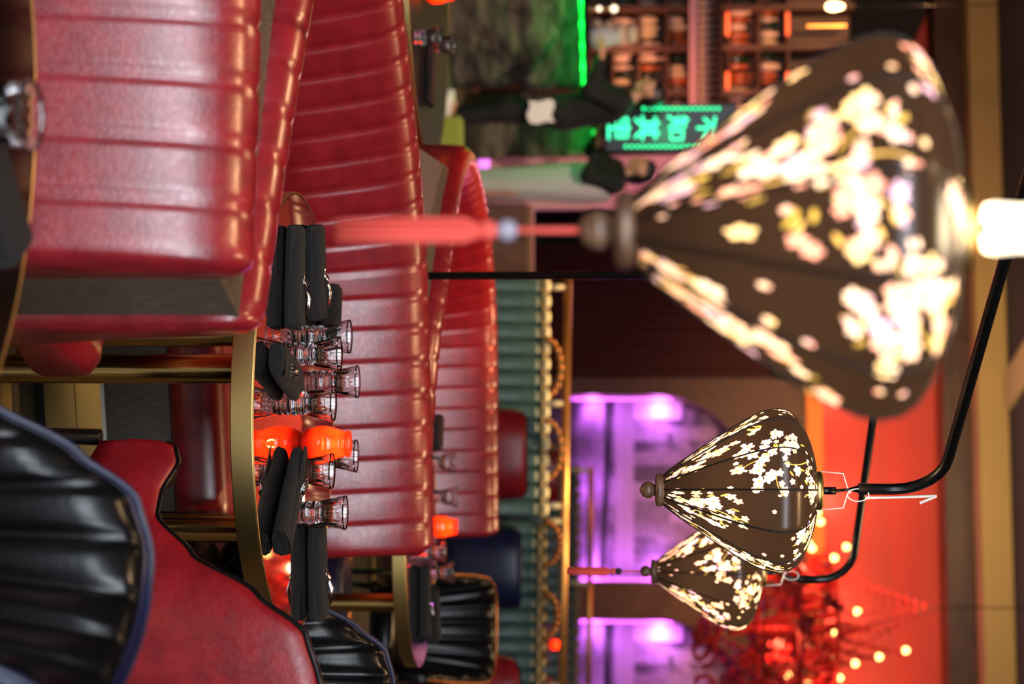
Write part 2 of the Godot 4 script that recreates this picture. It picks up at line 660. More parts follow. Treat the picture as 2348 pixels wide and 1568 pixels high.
const BACK := [[.118, .42], [.108, .50], [.092, .60], [.074, .70], [.056, .78], [.040, .84], [.026, .88], [.010, .908], [-.010, .924], [-.034, .930], [-.058, .925], [-.076, .910], [-.085, .885], [-.088, .84], [-.09, .70], [-.09, .40], [-.09, .19], [.10, .19]]
const SEAT := [[.04, .345], [.49, .345], [.512, .362], [.518, .40], [.514, .452], [.498, .474], [.46, .484], [.30, .486], [.04, .48]]

func square_start_path(ctrl: Array) -> bool:
	return ctrl[0].y > 2.6

func banquette(label: String, ctrl: Array, seat_from: float, seat_to: float, group := "") -> Node3D:
	var t := thing("banquette", label, "banquette", Vector3.ZERO, 0, group)
	var path := resample(smooth_path(ctrl, 24), 0.01125)
	obj("backrest", sweep(path, BACK, 0.09, 0.0075, 0.03, ctrl[0].y > 2.6), M.red_leather, t)
	var total := path.size()
	var low := []
	for i in range(int(total * seat_from), int(total * seat_to), 3): low.append(path[i])
	obj("seat", sweep(low, SEAT, 0.0, 0.0, 0.04), M.red_leather, t)
	if square_start_path(ctrl): low = low.slice(8)
	obj("plinth", sweep(low, creased([[.02, .176], [.468, .176], [.468, .35], [.02, .35]], true), 0, 0, 0), M.grey_oak_upright, t)
	obj("kick_plate", sweep(low, creased([[.02, .10], [.46, .10], [.46, .165], [.02, .165]], true), 0, 0, 0), M.brass, t)
	obj("kick_plate", sweep(low, creased([[.02, .02], [.459, .02], [.459, .098], [.02, .098]], true), 0, 0, 0), M.brass, t)
	obj("toe_board", sweep(low, creased([[.02, 0], [.44, 0], [.44, .03], [.02, .03]], true), 0, 0, 0), M.dark_paint, t)
	obj("mosaic_strip", sweep(low, creased([[.02, .165], [.464, .165], [.464, .176], [.02, .176]], true), 0, 0, 0), M.white_plastic, t)
	return t

func top_height(q: float) -> float:
	var pts := [[0, .882], [.05, .878], [.11, .858], [.17, .79], [.25, .69], [.33, .632], [.38, .632], [.44, .648], [.475, .64], [.49, .615]]
	for i in pts.size() - 1:
		if q <= pts[i + 1][0]:
			var t: float = (q - pts[i][0]) / (pts[i + 1][0] - pts[i][0])
			return lerpf(pts[i][1], pts[i + 1][1], t * t * (3 - 2 * t) * 0.5 + t * 0.5)
	return .60

# (position, inward normal) along the shell of a tub chair from one arm round the back to the other
func tub_path(n: int) -> Array:
	var raw := []
	for k in 9: raw.append(Vector2(-.24, .21 - .0255 * k))
	for k in range(1, 60):
		var a := PI * k / 60.0
		var c := cos(a)
		var s := sin(a)
		raw.append(Vector2(-.24 * signf(c) * pow(absf(c), .78), -.28 * pow(absf(s), .78)))
	for k in 9: raw.append(Vector2(.24, .006 + .0255 * k))
	return resample(raw, 1.22 / n)

func tub_chair(label: String, outer: String, piping: String, tall := 1.0, group := "") -> Node3D:
	var t := thing("tub_chair", label, "chair", Vector3.ZERO, 0, group)
	var path := tub_path(150)
	var n := path.size()
	var shell := []
	var pad := []
	var rim := []
	var total := n * 1.22 / 150
	for i in n:
		var p: Vector2 = path[i]
		var dir: Vector2 = (path[mini(i + 1, n - 1)] - path[maxi(i - 1, 0)]).normalized()
		var nor := Vector2(-dir.y, dir.x)
		if i == 0 or i == n - 1: nor = Vector2(1 if i == 0 else -1, 0)
		var q := p.y + .28
		var hi := top_height(q)
		hi = maxf(hi, .63 + (hi - .63) * tall)
		var lo := .405 + .10 * smoothstep(.28, .49, q)
		var lean := func(h: float) -> float: return .07 * clampf((.55 - h) / .45, -0.6, 0.4) * clampf(1 - q / .3, 0, 1)
		var row := PackedVector3Array()
		for s in [[0, 0.0], [0, .25], [-.006, .5], [-.004, .75], [0, .93], [.004, .985], [.011, 1.0], [.018, .985], [.02, .93], [.02, .5], [.02, 0.0]]:
			var h := lerpf(lo, hi, s[1])
			var w: Vector2 = p + nor * (s[0] + lean.call(h))
			row.append(Vector3(w.x, h, w.y))
		shell.append(row)
		var m := i * 1.22 / 150
		var u := fposmod(m - total * .5 + .04, .08)
		u = minf(u, .08 - u)
		var groove := 1.0 - exp(-pow(u / .008, 2))
		var bulge := groove * (0.55 + 0.45 * sin(PI * clampf(u / .04, 0, 1) * .5))
		row = PackedVector3Array()
		for s in [[.02, 0.0], [.055, .02], [.062, .15], [.062, .4], [.058, .65], [.05, .85], [.04, .95], [.03, .99], [.018, .985]]:
			var h := lerpf(lo, hi, s[1])
			var off: float = s[0] - .02 + bulge * .020 * smoothstep(.018, .05, s[0]) - .006
			var w: Vector2 = p + nor * (.02 + off * clampf(q * 0 + 1, 0, 1) * (1.0 - smoothstep(.44, .49, q) * .8) + lean.call(h))
			row.append(Vector3(w.x, h, w.y))
		pad.append(row)
		var w2: Vector2 = p + nor * (.010 + lean.call(hi))
		rim.append(Vector3(w2.x, hi + .001, w2.y))
	var st := new_st()
	grid(st, shell, false, true)
	fan(st, shell[0]); fan(st, shell[n - 1])
	var sh := obj("shell", st, M[outer], t)
	st = new_st()
	tube(st, rim, .0055, 8)
	obj("piping", st, M[piping], sh)
	st = new_st()
	grid(st, pad, false, true)
	fan(st, pad[0]); fan(st, pad[n - 1])
	obj("quilted_pad", st, M.black_leather, t)
	st = new_st()
	var rows := []
	for s in [[.0, .40, .9], [.2, .40, 1.0], [1, .405, 1.0], [1.03, .43, 1.0], [1.02, .465, 1.0], [.96, .482, 1.0], [.5, .49, 1.0], [0, .49, 1.0]]:
		var row := PackedVector3Array()
		for k in 40:
			var a := TAU * k / 40
			var c := cos(a)
			var z := sin(a)
			row.append(Vector3(.185 * signf(c) * pow(absf(c), .6) * s[0], s[1], .015 + .235 * signf(z) * pow(absf(z), .6) * s[0]))
		rows.append(row)
	grid(st, rows, false, true)
	obj("seat", st, M.black_leather, t)
	st = new_st()
	box(st, Vector3(0, .39, 0), Vector3(.37, .03, .44), .008)
	obj("seat_frame", st, M.black_metal, t)
	for sx in [-1, 1]:
		for sz in [-1, 1]:
			st = new_st()
			tube(st, [Vector3(sx * (.222 if sz > 0 else .185), .50 if sz > 0 else .395, sz * .222), Vector3(sx * .226, .02, sz * .236), Vector3(sx * .226, 0, sz * .236)], [.015, .0125, .012], 10)
			obj("leg", st, M.black_metal, t)
	st = new_st()
	var ring := []
	for k in 25: ring.append(Vector3(cos(TAU * k / 24) * .035, .77 + sin(TAU * k / 24) * .035, -.285))
	tube(st, ring, .006, 8, false)
	obj("pull_ring", st, M.brass, t)
	return t

func round_table(label: String, pos: Vector3, R := .475, top := "black_gloss_top", group := "") -> Node3D:
	var t := thing("round_table", label, "table", pos, 0, group)
	var st := new_st()
	lathe(st, [[0, .704], [R - .006, .704], [R - .0045, .705], [R - .0045, .7485], [R - .0065, .75], [0, .75]], 128, Transform3D.IDENTITY, true)
	obj("tabletop", st, M[top], t)
	st = new_st()
	lathe(st, [[R - .004, .7055], [R - .001, .7055], [R, .7065], [R, .7475], [R - .0015, .7505], [R - .0035, .7505], [R - .004, .7495]], 128, Transform3D.IDENTITY, true)
	obj("rim", st, M.brass, t)
	for c in [[-.095, .20], [-.17, -.20], [.25, .05]]:
		st = new_st()
		lathe(st, [[0, .012], [.031, .012], [.031, .70], [0, .70]], 40, Transform3D(Basis.IDENTITY, Vector3(c[0], 0, c[1])), true)
		obj("column", st, M.brass_column, t)
	st = new_st()
	lathe(st, [[0, 0], [.30, 0], [.30, .008], [.29, .013], [0, .014]], 64, Transform3D.IDENTITY, true)
	obj("base_plate", st, M.brass, t)
	return t

func tumbler(label: String, pos: Vector3, group := "") -> Node3D:
	var t := thing("tumbler", label, "glass", pos, 0, group)
	var prof := [[0, .0004], [.022, 0], [.0245, .0012], [.0258, .004], [.0258, .010], [.0236, .013], [.0236, .018], [.0258, .0205], [.0262, .024], [.0258, .0275], [.0236, .030], [.0236, .034], [.0262, .0365], [.0268, .039], [.0285, .046], [.0335, .068], [.0378, .087], [.0386, .0905], [.0380, .0918], [.0372, .0908], [.0364, .086], [.0318, .067], [.0268, .047], [.0235, .040], [.0215, .034], [.015, .031], [0, .0305]]
	var st := new_st()
	var rows := []
	for i in prof.size():
		var row := PackedVector3Array()
		var fl := smoothstep(.040, .05, prof[i][1]) * (1.0 - smoothstep(.078, .086, prof[i][1])) if i < 17 else 0.0
		for k in 72:
			var a := TAU * k / 72
			var r: float = prof[i][0] - fl * .0020 * pow(absf(sin(a * 6)), .7)
			row.append(Vector3(cos(a) * r, prof[i][1], sin(a) * r))
		rows.append(row)
	grid(st, rows, false, true)
	obj("glass_body", st, M.clear_glass, t)
	return t

func candle_jar(label: String, pos: Vector3, lit := 0.04, group := "") -> Node3D:
	var t := thing("candle_jar", label, "candle holder", pos, 0, group)
	var st := new_st()
	lathe(st, [[0, 0], [.022, 0], [.027, .004], [.034, .018], [.039, .036], [.0395, .05], [.037, .066], [.031, .082], [.0285, .087], [.030, .089], [.030, .092], [.0275, .094], [.0275, .097], [.0295, .099], [.030, .103], [.0285, .106], [.0265, .105], [.0255, .095], [.0285, .080], [.034, .066], [.0365, .05], [.036, .036], [.031, .018], [.02, .006], [0, .006]], 40)
	obj("jar", st, M.red_glass, t)
	st = new_st()
	lathe(st, [[0, .007], [.018, .007], [.018, .045], [0, .046]], 20)
	obj("candle", st, M.white_plastic, t)
	st = new_st()
	lathe(st, [[0, .052], [.006, .058], [.0075, .066], [.004, .078], [0, .088]], 12)
	obj("flame", st, M.flame_glow, t)
	var l := OmniLight3D.new()
	l.name = "flame_light"
	l.light_color = Color(1, .64, .30)
	l.light_energy = lit
	l.light_size = 0.008
	l.omni_range = 4.0
	l.omni_attenuation = 2.0
	l.shadow_enabled = true
	l.position = Vector3(0, .067, 0)
	t.add_child(l)
	return t

# a black cloth napkin rolled round its cutlery, lying along z
func napkin(label: String, pos: Vector3, turn: float, fork := 1, thick := .026, group := "", length := .21) -> Node3D:
	var t := thing("napkin", label, "napkin", pos, turn, group)
	var n := FastNoiseLite.new()
	n.seed = int(pos.x * 1000) + 7
	n.frequency = 9.0
	var st := new_st()
	var rows := []
	for i in 29:
		var z := (i / 28.0 - .5) * length
		var row := PackedVector3Array()
		var endf := 1.0 - .10 * pow(absf(i / 14.0 - 1.0), 6)
		for k in 40:
			var a := TAU * k / 40
			var c := cos(a)
			var s := sin(a)
			var x := .036 * signf(c) * pow(absf(c), .55) * endf
			var y := thick * .5 * (1 + signf(s) * pow(absf(s), .7) * endf * (1 - .22 * c))
			var w := n.get_noise_3d(x, y * .6, z)
			row.append(Vector3(x + w * .004, maxf(.0005, y + w * .004 * smoothstep(.001, .01, y)), z + n.get_noise_2d(x * 3, y * 3) * .003))
		rows.append(row)
	grid(st, rows, false, true)
	fan(st, rows[0]); fan(st, rows[28])
	var cl := obj("cloth", st, M.napkin_cloth, t)
	for e in [-1, 1]:
		st = new_st()
		var curl := []
		for k in 40:
			var q := 1.0 - k / 46.0
			var a := k / 40.0 * TAU * 2.2
			curl.append(Vector3(cos(a) * .033 * q, thick * .5 + sin(a) * thick * .43 * q, e * (length * .5 + .0005)))
		tube(st, curl, .0016, 5)
		obj("rolled_end", st, M.napkin_cloth, cl)
	st = new_st()
	var fold := []
	for i in 15:
		var z := (i / 14.0 - .5) * length * .98
		fold.append(PackedVector3Array([Vector3(-.037, thick * .35, z), Vector3(-.03, thick * .95 + .001, z), Vector3(.004 + z * .1, thick * 1.0 + .0025, z), Vector3(.02 + z * .12, thick * 1.0 + .0022, z), Vector3(.022 + z * .12, thick * .93, z)]))
	grid(st, fold)
	obj("flap", st, M.napkin_cloth, cl)
	if fork:
		st = new_st()
		for k in 4:
			var x := -.012 + k * .0075
			tube(st, [Vector3(.006 + x * .8, thick + .004, .015), Vector3(.010 + x, thick + .013, .042), Vector3(.016 + x, thick + .008, .078)], [.0017, .0016, .0010], 6)
		tube(st, [Vector3(.0, thick - .002, -.03), Vector3(.003, thick + .001, .0), Vector3(.006, thick + .003, .016)], [.002, .003, .010], 6)
		obj("fork", st, M.steel, t)
	if fork > 1:
		st = new_st()
		tube(st, [Vector3(.034, thick * .7, -length * .45), Vector3(.036, thick * .75, .0), Vector3(.034, thick * .7, length * .3)], [.0035, .004, .003], 6)
		obj("knife", st, M.steel, t)
	return t

# ------------------------------------------------------------------ lanterns
func lantern(label: String, pos: Vector3, scale_: float, turn: float, tassel: bool, energy: float, ysc := .93) -> Node3D:
	var t := thing("lantern", label, "lantern", pos, turn, "flowered silk lanterns over the tables")
	var prof := smooth_path([Vector2(.038, 0), Vector2(.066, .036), Vector2(.100, .088), Vector2(.140, .148), Vector2(.174, .205), Vector2(.198, .255), Vector2(.207, .298), Vector2(.196, .335), Vector2(.158, .366), Vector2(.095, .387), Vector2(.046, .397)], 5)
	var st := new_st()
	var rows := []
	for p in prof:
		var row := PackedVector3Array()
		for k in 96:
			var a := TAU * k / 96
			var d := fposmod(a + TAU / 24, TAU / 12) - TAU / 24
			var r: float = p.x * lerpf(1.0, cos(TAU / 24) / cos(TAU / 24 - absf(d)), .9) * scale_
			row.append(Vector3(cos(a) * r, p.y * scale_ * ysc, sin(a) * r))
		rows.append(row)
	grid(st, rows, false, true)
	obj("shade", st, M.lantern_silk, t)
	for k in 12:
		var a := TAU * k / 12
		st = new_st()
		var pts := []
		for i in range(0, prof.size(), 3):
			var p: Vector2 = prof[i]
			pts.append(Vector3(cos(a) * p.x, p.y * ysc, sin(a) * p.x) * scale_)
		tube(st, pts, .0024 * scale_, 5)
		obj("rib", st, M.lantern_rib, t)
	st = new_st()
	lathe(st, [[0, -.022], [.030, -.022], [.041, -.019], [.043, -.011], [.040, -.003], [.037, .002], [0, .002]], 32, Transform3D(Basis.from_scale(Vector3.ONE * scale_), Vector3.ZERO))
	var col := obj("bottom_collar", st, M.turned_wood, t)
	st = new_st()
	lathe(st, [[0, -.062], [.006, -.060], [.016, -.054], [.0215, -.043], [.021, -.034], [.015, -.025], [.013, -.021], [0, -.021]], 24, Transform3D(Basis.from_scale(Vector3.ONE * scale_), Vector3.ZERO))
	obj("finial", st, M.turned_wood, col)
	st = new_st()
	lathe(st, [[.030, .365], [.047, .365], [.049, .370], [.049, .380], [.045, .384], [.034, .384], [.030, .380], [.030, .365]], 32, Transform3D(Basis.from_scale(Vector3.ONE * scale_), Vector3(0, .397 * (ysc - .93) * scale_, 0)))
	obj("top_ring", st, M.brass, t)
	st = new_st()
	var by := .255 * scale_
	lathe(st, [[0, by - .034], [.014, by - .031], [.028, by - .016], [.03, by], [.022, by + .02], [.013, by + .034], [.013, by + .05], [0, by + .05]], 20)
	obj("bulb", st, M.bulb_glow, t)
	var l := OmniLight3D.new()
	l.name = "bulb_light"
	l.light_color = Color(1, .87, .70)
	l.light_energy = energy
	l.light_size = 0.03
	l.omni_range = 12.0
	l.omni_attenuation = 2.0
	l.shadow_enabled = true
	l.position = Vector3(0, by, 0)
	t.add_child(l)
	if tassel:
		st = new_st()
		tube(st, [Vector3(0, -.06, 0) * scale_, Vector3(0, -.14, 0) * scale_], .0035 * scale_, 6)
		var cord := obj("tassel_cord", st, M.tassel_thread, t)
		st = new_st()
		ball(st, Vector3(0, -.138, 0) * scale_, .0125 * scale_, 14)
		obj("bead", st, M.pearl_bead if scale_ > .835 else M.dark_bead, cord)
		st = new_st()
		ball(st, Vector3(0, -.158, 0) * scale_, .0115 * scale_, 12)
		var r2 := RandomNumberGenerator.new()
		r2.seed = 3
		for k in 46:
			var a := TAU * k / 46 * 5
			var r := .0135 * sqrt((k + 1) / 46.0)
			tube(st, [Vector3(cos(a) * .004, -.164, sin(a) * .004) * scale_, Vector3(cos(a) * r, -.185, sin(a) * r) * scale_, Vector3(cos(a) * r * 1.0, -.24, sin(a) * r * 1.0) * scale_, Vector3(cos(a) * r * .95, -.318 - r2.randf() * .008, sin(a) * r * .95) * scale_], .0022 * scale_, 5)
		obj("tassel", st, M.tassel_thread, cord)
	return t

# the bent black pole that carries a lantern: up from the wooden divider, level over the table, down to the hook
func lamp_pole(label: String, foot: Vector3, hook: Vector3, level: float) -> Node3D:
	var t := thing("lamp_pole", label, "pole", foot, 0, "bent black lamp poles on the dividers")
	var a := Vector3(0, 0, 0)
	var h := hook - foot
	var top := level - foot.y
	var flat := Vector3(h.x, 0, h.z).normalized()
	var pts := [a, Vector3(0, top - .12, 0)]
	for k in range(1, 6): pts.append(Vector3(0, top - .12, 0) + flat * .12 * (1 - cos(PI / 2 * k / 5)) + Vector3.UP * .12 * sin(PI / 2 * k / 5))
	var e := Vector3(h.x, top - .06, h.z)
	pts.append(e - flat * .10)
	for k in range(1, 7): pts.append(e - flat * .10 + flat * .10 * sin(PI / 2 * k / 6) - Vector3.UP * .10 * (1 - cos(PI / 2 * k / 6)))
	pts.append(h)
	var st := new_st()
	tube(st, pts, .0115, 14)
	obj("tube", st, M.black_metal, t)
	st = new_st()
	lathe(st, [[0, 0], [.03, 0], [.03, .006], [.015, .012], [0, .012]], 24)
	obj("foot_plate", st, M.black_metal, t)
	return t

func hanger(label: String, ring_at: Vector3, hook: Vector3, tie: bool) -> void:
	var t := thing("lantern_hanger", label, "hanger", ring_at, 0)
	var h := hook - ring_at
	var st := new_st()
	tube(st, [Vector3(0, -.01, 0), Vector3(0, .03, 0), Vector3(0, .031, 0), h * .75, h], [.008, .008, .0035, .003, .008], 8)
	obj("cord", st, M.black_metal, t)
	for s in [-1, 1]:
		st = new_st()
		tube(st, [Vector3(s * .040, -.004, 0), Vector3(s * .036, .045, 0), Vector3(s * .004, .055, 0), Vector3(.004, .06, .006)], .0013, 6)
		obj("wire", st, M.white_plastic, t)
	st = new_st()
	var ring := []
	for k in 25: ring.append(Vector3(.008 + cos(TAU * k / 24) * .013, .075 + sin(TAU * k / 24) * .022, .008))
	tube(st, ring, .0014, 6, false)
	obj("wire_loop", st, M.white_plastic, t)
	if tie:
		st = new_st()
		tube(st, [Vector3(.014, .09, .008), Vector3(h.x + .017, h.y + .06, .006), Vector3(h.x + .013, h.y + .16, .006)], .003, 6)
		tube(st, [Vector3(h.x + .013, h.y + .16, .006), Vector3(h.x + .028, h.y + .125, .012)], .003, 6)
		obj("tie_strip", st, M.white_plastic, t)

func omni(called: String, p: Vector3, c: Color, e: float, size := 0.05) -> OmniLight3D:
	var l := OmniLight3D.new()
	l.name = called
	l.light_color = c
	l.light_energy = e
	l.light_size = size
	l.omni_range = 30.0
	l.omni_attenuation = 2.0
	l.shadow_enabled = true
	l.position = p
	add_child(l, true)
	return l

func spot(called: String, p: Vector3, target: Vector3, c: Color, e: float, cone: float) -> SpotLight3D:
	var l := SpotLight3D.new()
	l.name = called
	l.light_color = c
	l.light_energy = e
	l.light_size = 0.06
	l.spot_range = 40.0
	l.spot_attenuation = 2.0
	l.spot_angle = cone
	l.spot_angle_attenuation = 0.6
	l.shadow_enabled = true
	add_child(l, true)
	l.look_at_from_position(p, target, Vector3.FORWARD if absf((target - p).normalized().y) > .9 else Vector3.UP)
	return l

func area(called: String, p: Vector3, target: Vector3, c: Color, e: float, size: Vector2) -> void:
	var l := AreaLight3D.new()
	l.name = called
	l.light_color = c
	l.light_energy = e
	l.area_size = size
	l.area_range = 40.0
	l.area_attenuation = 2.0
	l.shadow_enabled = true
	add_child(l, true)
	l.look_at_from_position(p, target, Vector3.FORWARD if absf((target - p).normalized().y) > .9 else Vector3.UP)

# ------------------------------------------------------------------ people
func hand(st: SurfaceTool, wrist: Vector3, dir: Vector3, palm_down: Vector3, side: float) -> void:
	var across := dir.cross(palm_down).normalized() * side
	var bones := [[wrist, wrist + dir * .045, .022, .026], [wrist + dir * .05 - across * .018, wrist + dir * .075 - across * .022, .017, .013], [wrist + dir * .05 + across * .018, wrist + dir * .075 + across * .024, .017, .013]]
	var lens := [.072, .082, .076, .058]
	for k in 4:
		var b := wrist + dir * .078 + across * (-.027 + k * .018)
		var m: Vector3 = b + dir * lens[k] * .5 + palm_down * .008
		bones.append([b, m, .0088, .0082])
		bones.append([m, m + dir * lens[k] * .42 + palm_down * .022, .0082, .007])
	var th := wrist + dir * .02 - across * .022
	bones.append([th, th + dir * .03 - across * .025 + palm_down * .008, .012, .010])
	bones.append([th + dir * .03 - across * .025 + palm_down * .008, th + dir * .058 - across * .028 + palm_down * .016, .010, .008])
	st.append_from(committed(body(bones, .005, .010)), 0, Transform3D.IDENTITY)

func committed(st: SurfaceTool) -> ArrayMesh:
	st.generate_normals()
	return st.commit()

func person(label: String, pos: Vector3, turn: float, robe: bool, size: float) -> Node3D:
	var t := thing("person", label, "person", pos, turn)
	t.scale = Vector3.ONE * size
	var head := Vector3(0, 1.615, .16)
	var neck := Vector3(0, 1.47, .10)
	var chest := Vector3(0, 1.30, .06)
	var hips := Vector3(0, .95, 0)
	var sh := [Vector3(-.18, 1.40, .085), Vector3(.18, 1.40, .085)]
	var el := [Vector3(-.24, 1.18, .24), Vector3(.24, 1.16, .20)]
	var wr := [Vector3(-.15, 1.26, .44), Vector3(.16, 1.25, .42)]
	var kn := [Vector3(-.10, .49, .03), Vector3(.10, .49, .02)]
	var an := [Vector3(-.10, .085, .0), Vector3(.11, .085, -.02)]
	var st := new_st()
	var torso := [[hips, chest, .125, .135], [chest, neck - Vector3(0, .05, .02), .13, .07]]
	var limbs := []
	for k in 2:
		var hip := hips + Vector3((k * 2 - 1) * .085, -.03, 0)
		limbs.append([hip, kn[k], .082, .055])
		limbs.append([kn[k], an[k], .053, .036])
		limbs.append([an[k], an[k] + Vector3(0, -.045, .13), .036, .028])
		torso.append([chest + Vector3(0, .06, 0), sh[k], .09, .065])
		limbs.append([sh[k], el[k], .052, .042])
		limbs.append([el[k], wr[k], .040, .026])
	var flesh := torso + limbs + [[neck - Vector3(0, .03, .01), head - Vector3(0, .06, .02), .052, .05]]
	st.append_from(committed(body(flesh, .022, .05)), 0, Transform3D.IDENTITY)
	var f := head
	var face := [[f + Vector3(0, .035, -.02), f + Vector3(0, .03, .005), .088, .082], [f + Vector3(0, -.03, .02), f + Vector3(0, -.07, .045), .066, .038], [f + Vector3(0, .015, .085), f + Vector3(0, -.018, .105), .010, .014], [f + Vector3(-.02, -.052, .076), f + Vector3(.02, -.052, .076), .012, .012], [neck, f - Vector3(0, .05, .02), .05, .05]]
	for s in [-1, 1]:
		face.append([f + Vector3(s * .085, .02, -.01), f + Vector3(s * .085, -.02, .0), .014, .010])
		face.append([f + Vector3(s * .045, -.012, .055), f + Vector3(s * .05, -.02, .045), .022, .02])
		face.append([f + Vector3(s * .015, .034, .078), f + Vector3(s * .05, .034, .064), .010, .010])
	st.append_from(committed(body(face, .007, .025)), 0, Transform3D.IDENTITY)
	hand(st, wr[0], Vector3(.1, .05, 1).normalized(), Vector3.DOWN, 1.0)
	hand(st, wr[1], Vector3(-.2, .05, 1).normalized(), Vector3.DOWN, -1.0)
	put("body", st.commit(), M.skin, t)
	for s in [-1, 1]:
		st = new_st()
		ball(st, f + Vector3(s * .032, .014, .068), .0125, 12)
		obj("eye", st, M.dark_hair, t)
	var hair := [[f + Vector3(0, .055, -.035), f + Vector3(0, .06, -.005), .092, .085], [f + Vector3(0, .0, -.06), f + Vector3(0, -.06, -.06), .07, .045]]
	if robe: hair.append([f + Vector3(0, -.02, -.08), f + Vector3(0, -.20, -.07), .07, .05])
	obj("hair", body(hair, .012, .04), M.dark_hair, t)
	var coat := []
	for b in torso: coat.append([b[0], b[1], b[2] + .016, b[3] + .014])
	for k in 2:
		coat.append([sh[k], el[k], .070, .058])
		coat.append([el[k], wr[k] - (wr[k] - el[k]) * .08, .057, .042])
	var collar := [[neck - Vector3(0, .05, .01), neck - Vector3(0, .015, .0), .068, .062]]
	var upper := obj("jacket", body(coat + collar, .022, .05), M.black_cloth, t)
	if robe:
		st = new_st()
		var rows := []
		for i in 34:
			var h := .16 + 1.19 * i / 33.0
			var w := lerpf(.145, .205, smoothstep(.2, 1.2, h)) * (1.0 if h < 1.2 else lerpf(1.0, .90, (h - 1.2) / .15))
			var row := PackedVector3Array()
			for k in 64:
				var a := TAU * k / 64
				var fold := 1.0 + .05 * sin(a * 9 + h * 2) * (1.0 - smoothstep(.3, 1.3, h))
				row.append(Vector3(cos(a) * w * fold, h, .03 + sin(a) * w * .86 * fold))
			rows.append(row)
		grid(st, rows, false, true)
		fan(st, rows[0], true)
		fan(st, rows[33])
		obj("robe", st, M.pale_cloth, t)
	else:
		var legs := [[hips + Vector3(0, .06, 0), hips - Vector3(0, .02, 0), .14, .145]]
		for k in 2:
			legs.append([hips + Vector3((k * 2 - 1) * .085, -.03, 0), kn[k], .105, .078])
			legs.append([kn[k], an[k] + Vector3(0, .02, 0), .076, .062])
		obj("trousers", body(legs, .022, .05), M.black_cloth, t)
	for k in 2:
		obj("shoe", body([[an[k] + Vector3(0, -.045, -.03), an[k] + Vector3(0, -.048, .15), .045, .036]], .012, .02), M.white_cloth if not robe else M.black_cloth, t)
	return t

# ------------------------------------------------------------------ the far room
func beads(parent: Node3D, a: Vector3, b: Vector3, n: int, r: float, m: Material) -> void:
	var st := new_st()
	var d := (b - a) / n
	var basis := Basis.looking_at(d.normalized(), Vector3.UP)
	ball(st, Vector3.ZERO, r, 10, Vector3(1, 1, d.length() * .49 / r))
	st.generate_normals()
	var mesh := st.commit()
	for k in n:
		var o := put("bead", mesh, m, parent)
		o.transform = Transform3D(basis, a + d * (k + .5))

func green_banquette(label: String, a: Vector3, b: Vector3, top: float, low: float, n: int, bead_mat: String) -> Node3D:
	var t := thing("green_banquette", label, "banquette", Vector3.ZERO, 0)
	var d := (b - a)
	var w := d.length() / n
	var dir := d.normalized()
	var nor := dir.cross(Vector3.UP)
	if nor.z < 0: nor = -nor
	for k in n:
		var st := new_st()
		var rows := []
		for i in 9:
			var u := i / 8.0
			var bul := sqrt(maxf(0.0, 1.0 - pow(2 * u - 1, 4)))
			var p := a + dir * (w * (k + u))
			var row := PackedVector3Array()
			for s in [[-.02, low], [.03 + .03 * bul, low], [.02 + .03 * bul, lerpf(low, top, .5)], [.0 + .03 * bul, top - .05], [-.01 + .02 * bul, top - .01], [-.03, top], [-.06, top - .01], [-.06, low]]:
				row.append(Vector3(p.x + nor.x * s[0], s[1], p.z + nor.z * s[0]))
			rows.append(row)
		grid(st, rows, false, true)
		fan(st, rows[0]); fan(st, rows[8])
		obj("channel_pad", st, M.green_leather, t)
	var st2 := new_st()
	var c := (a + b) / 2
	var basis := Basis(dir, Vector3.UP, dir.cross(Vector3.UP))
	box(st2, Vector3(c.x, top + .008, c.z) - nor * .03, Vector3(d.length(), .016, .10), .004, basis)
	obj("cap_rail", st2, M.gold_paint, t)
	box_part(t, "plinth", Vector3(c.x, low / 2, c.z) - nor * .02, Vector3(d.length(), low, .08), basis, M.brown_board)
	box_part(t, "seat", Vector3(c.x, .42, c.z) + nor * .30, Vector3(d.length(), .12, .52), basis, M.green_leather)
	box_part(t, "seat_base", Vector3(c.x, .18, c.z) + nor * .27, Vector3(d.length(), .36, .46), basis, M.brown_board)
	beads(t, Vector3(a.x, top + .032, a.z), Vector3(b.x, top + .032, b.z), n, .024, M[bead_mat])
	return t

func box_part(parent: Node3D, called: String, c: Vector3, size: Vector3, basis: Basis, m: Material) -> void:
	var st := new_st()
	box(st, c, size, .006, basis)
	obj(called, st, m, parent)

func beaded_arch(label: String, c: Vector3, rx: float, ry: float, n: int, group: String) -> void:
	var t := thing("beaded_arch", label, "ornament", c, 0, group)
	for k in n:
		var a := PI * (k + .5) / n
		var st := new_st()
		var p := Vector3(cos(a) * rx, sin(a) * ry, 0)
		var tan_ := Vector3(-sin(a) * rx, cos(a) * ry, 0).normalized()
		ball(st, Vector3.ZERO, .022, 10, Vector3(1, 1, 1.25))
		var o := obj("bead", st, M.bronze_piping, t)
		o.transform = Transform3D(Basis.looking_at(tan_, Vector3.BACK), p)
	var st2 := new_st()
	var hoop := []
	for k in 19: hoop.append(Vector3(cos(PI * k / 18) * rx, sin(PI * k / 18) * ry, 0))
	tube(st2, hoop, .012, 6)
	obj("hoop", st2, M.gold_paint, t)

func handrail(label: String, a: Vector3, b: Vector3, r: float, low: float, posts: Array) -> void:
	var t := thing("handrail", label, "handrail", Vector3.ZERO, 0)
	var st := new_st()
	tube(st, [a, a.lerp(b, .5), b], r, 16)
	obj("rail", st, M.brass_polished, t)
	for f in posts:
		var p := a.lerp(b, f)
		st = new_st()
		tube(st, [Vector3(p.x, low, p.z), Vector3(p.x, p.y - r * .6, p.z)], .022, 12)
		obj("post", st, M.cream_gold, t)

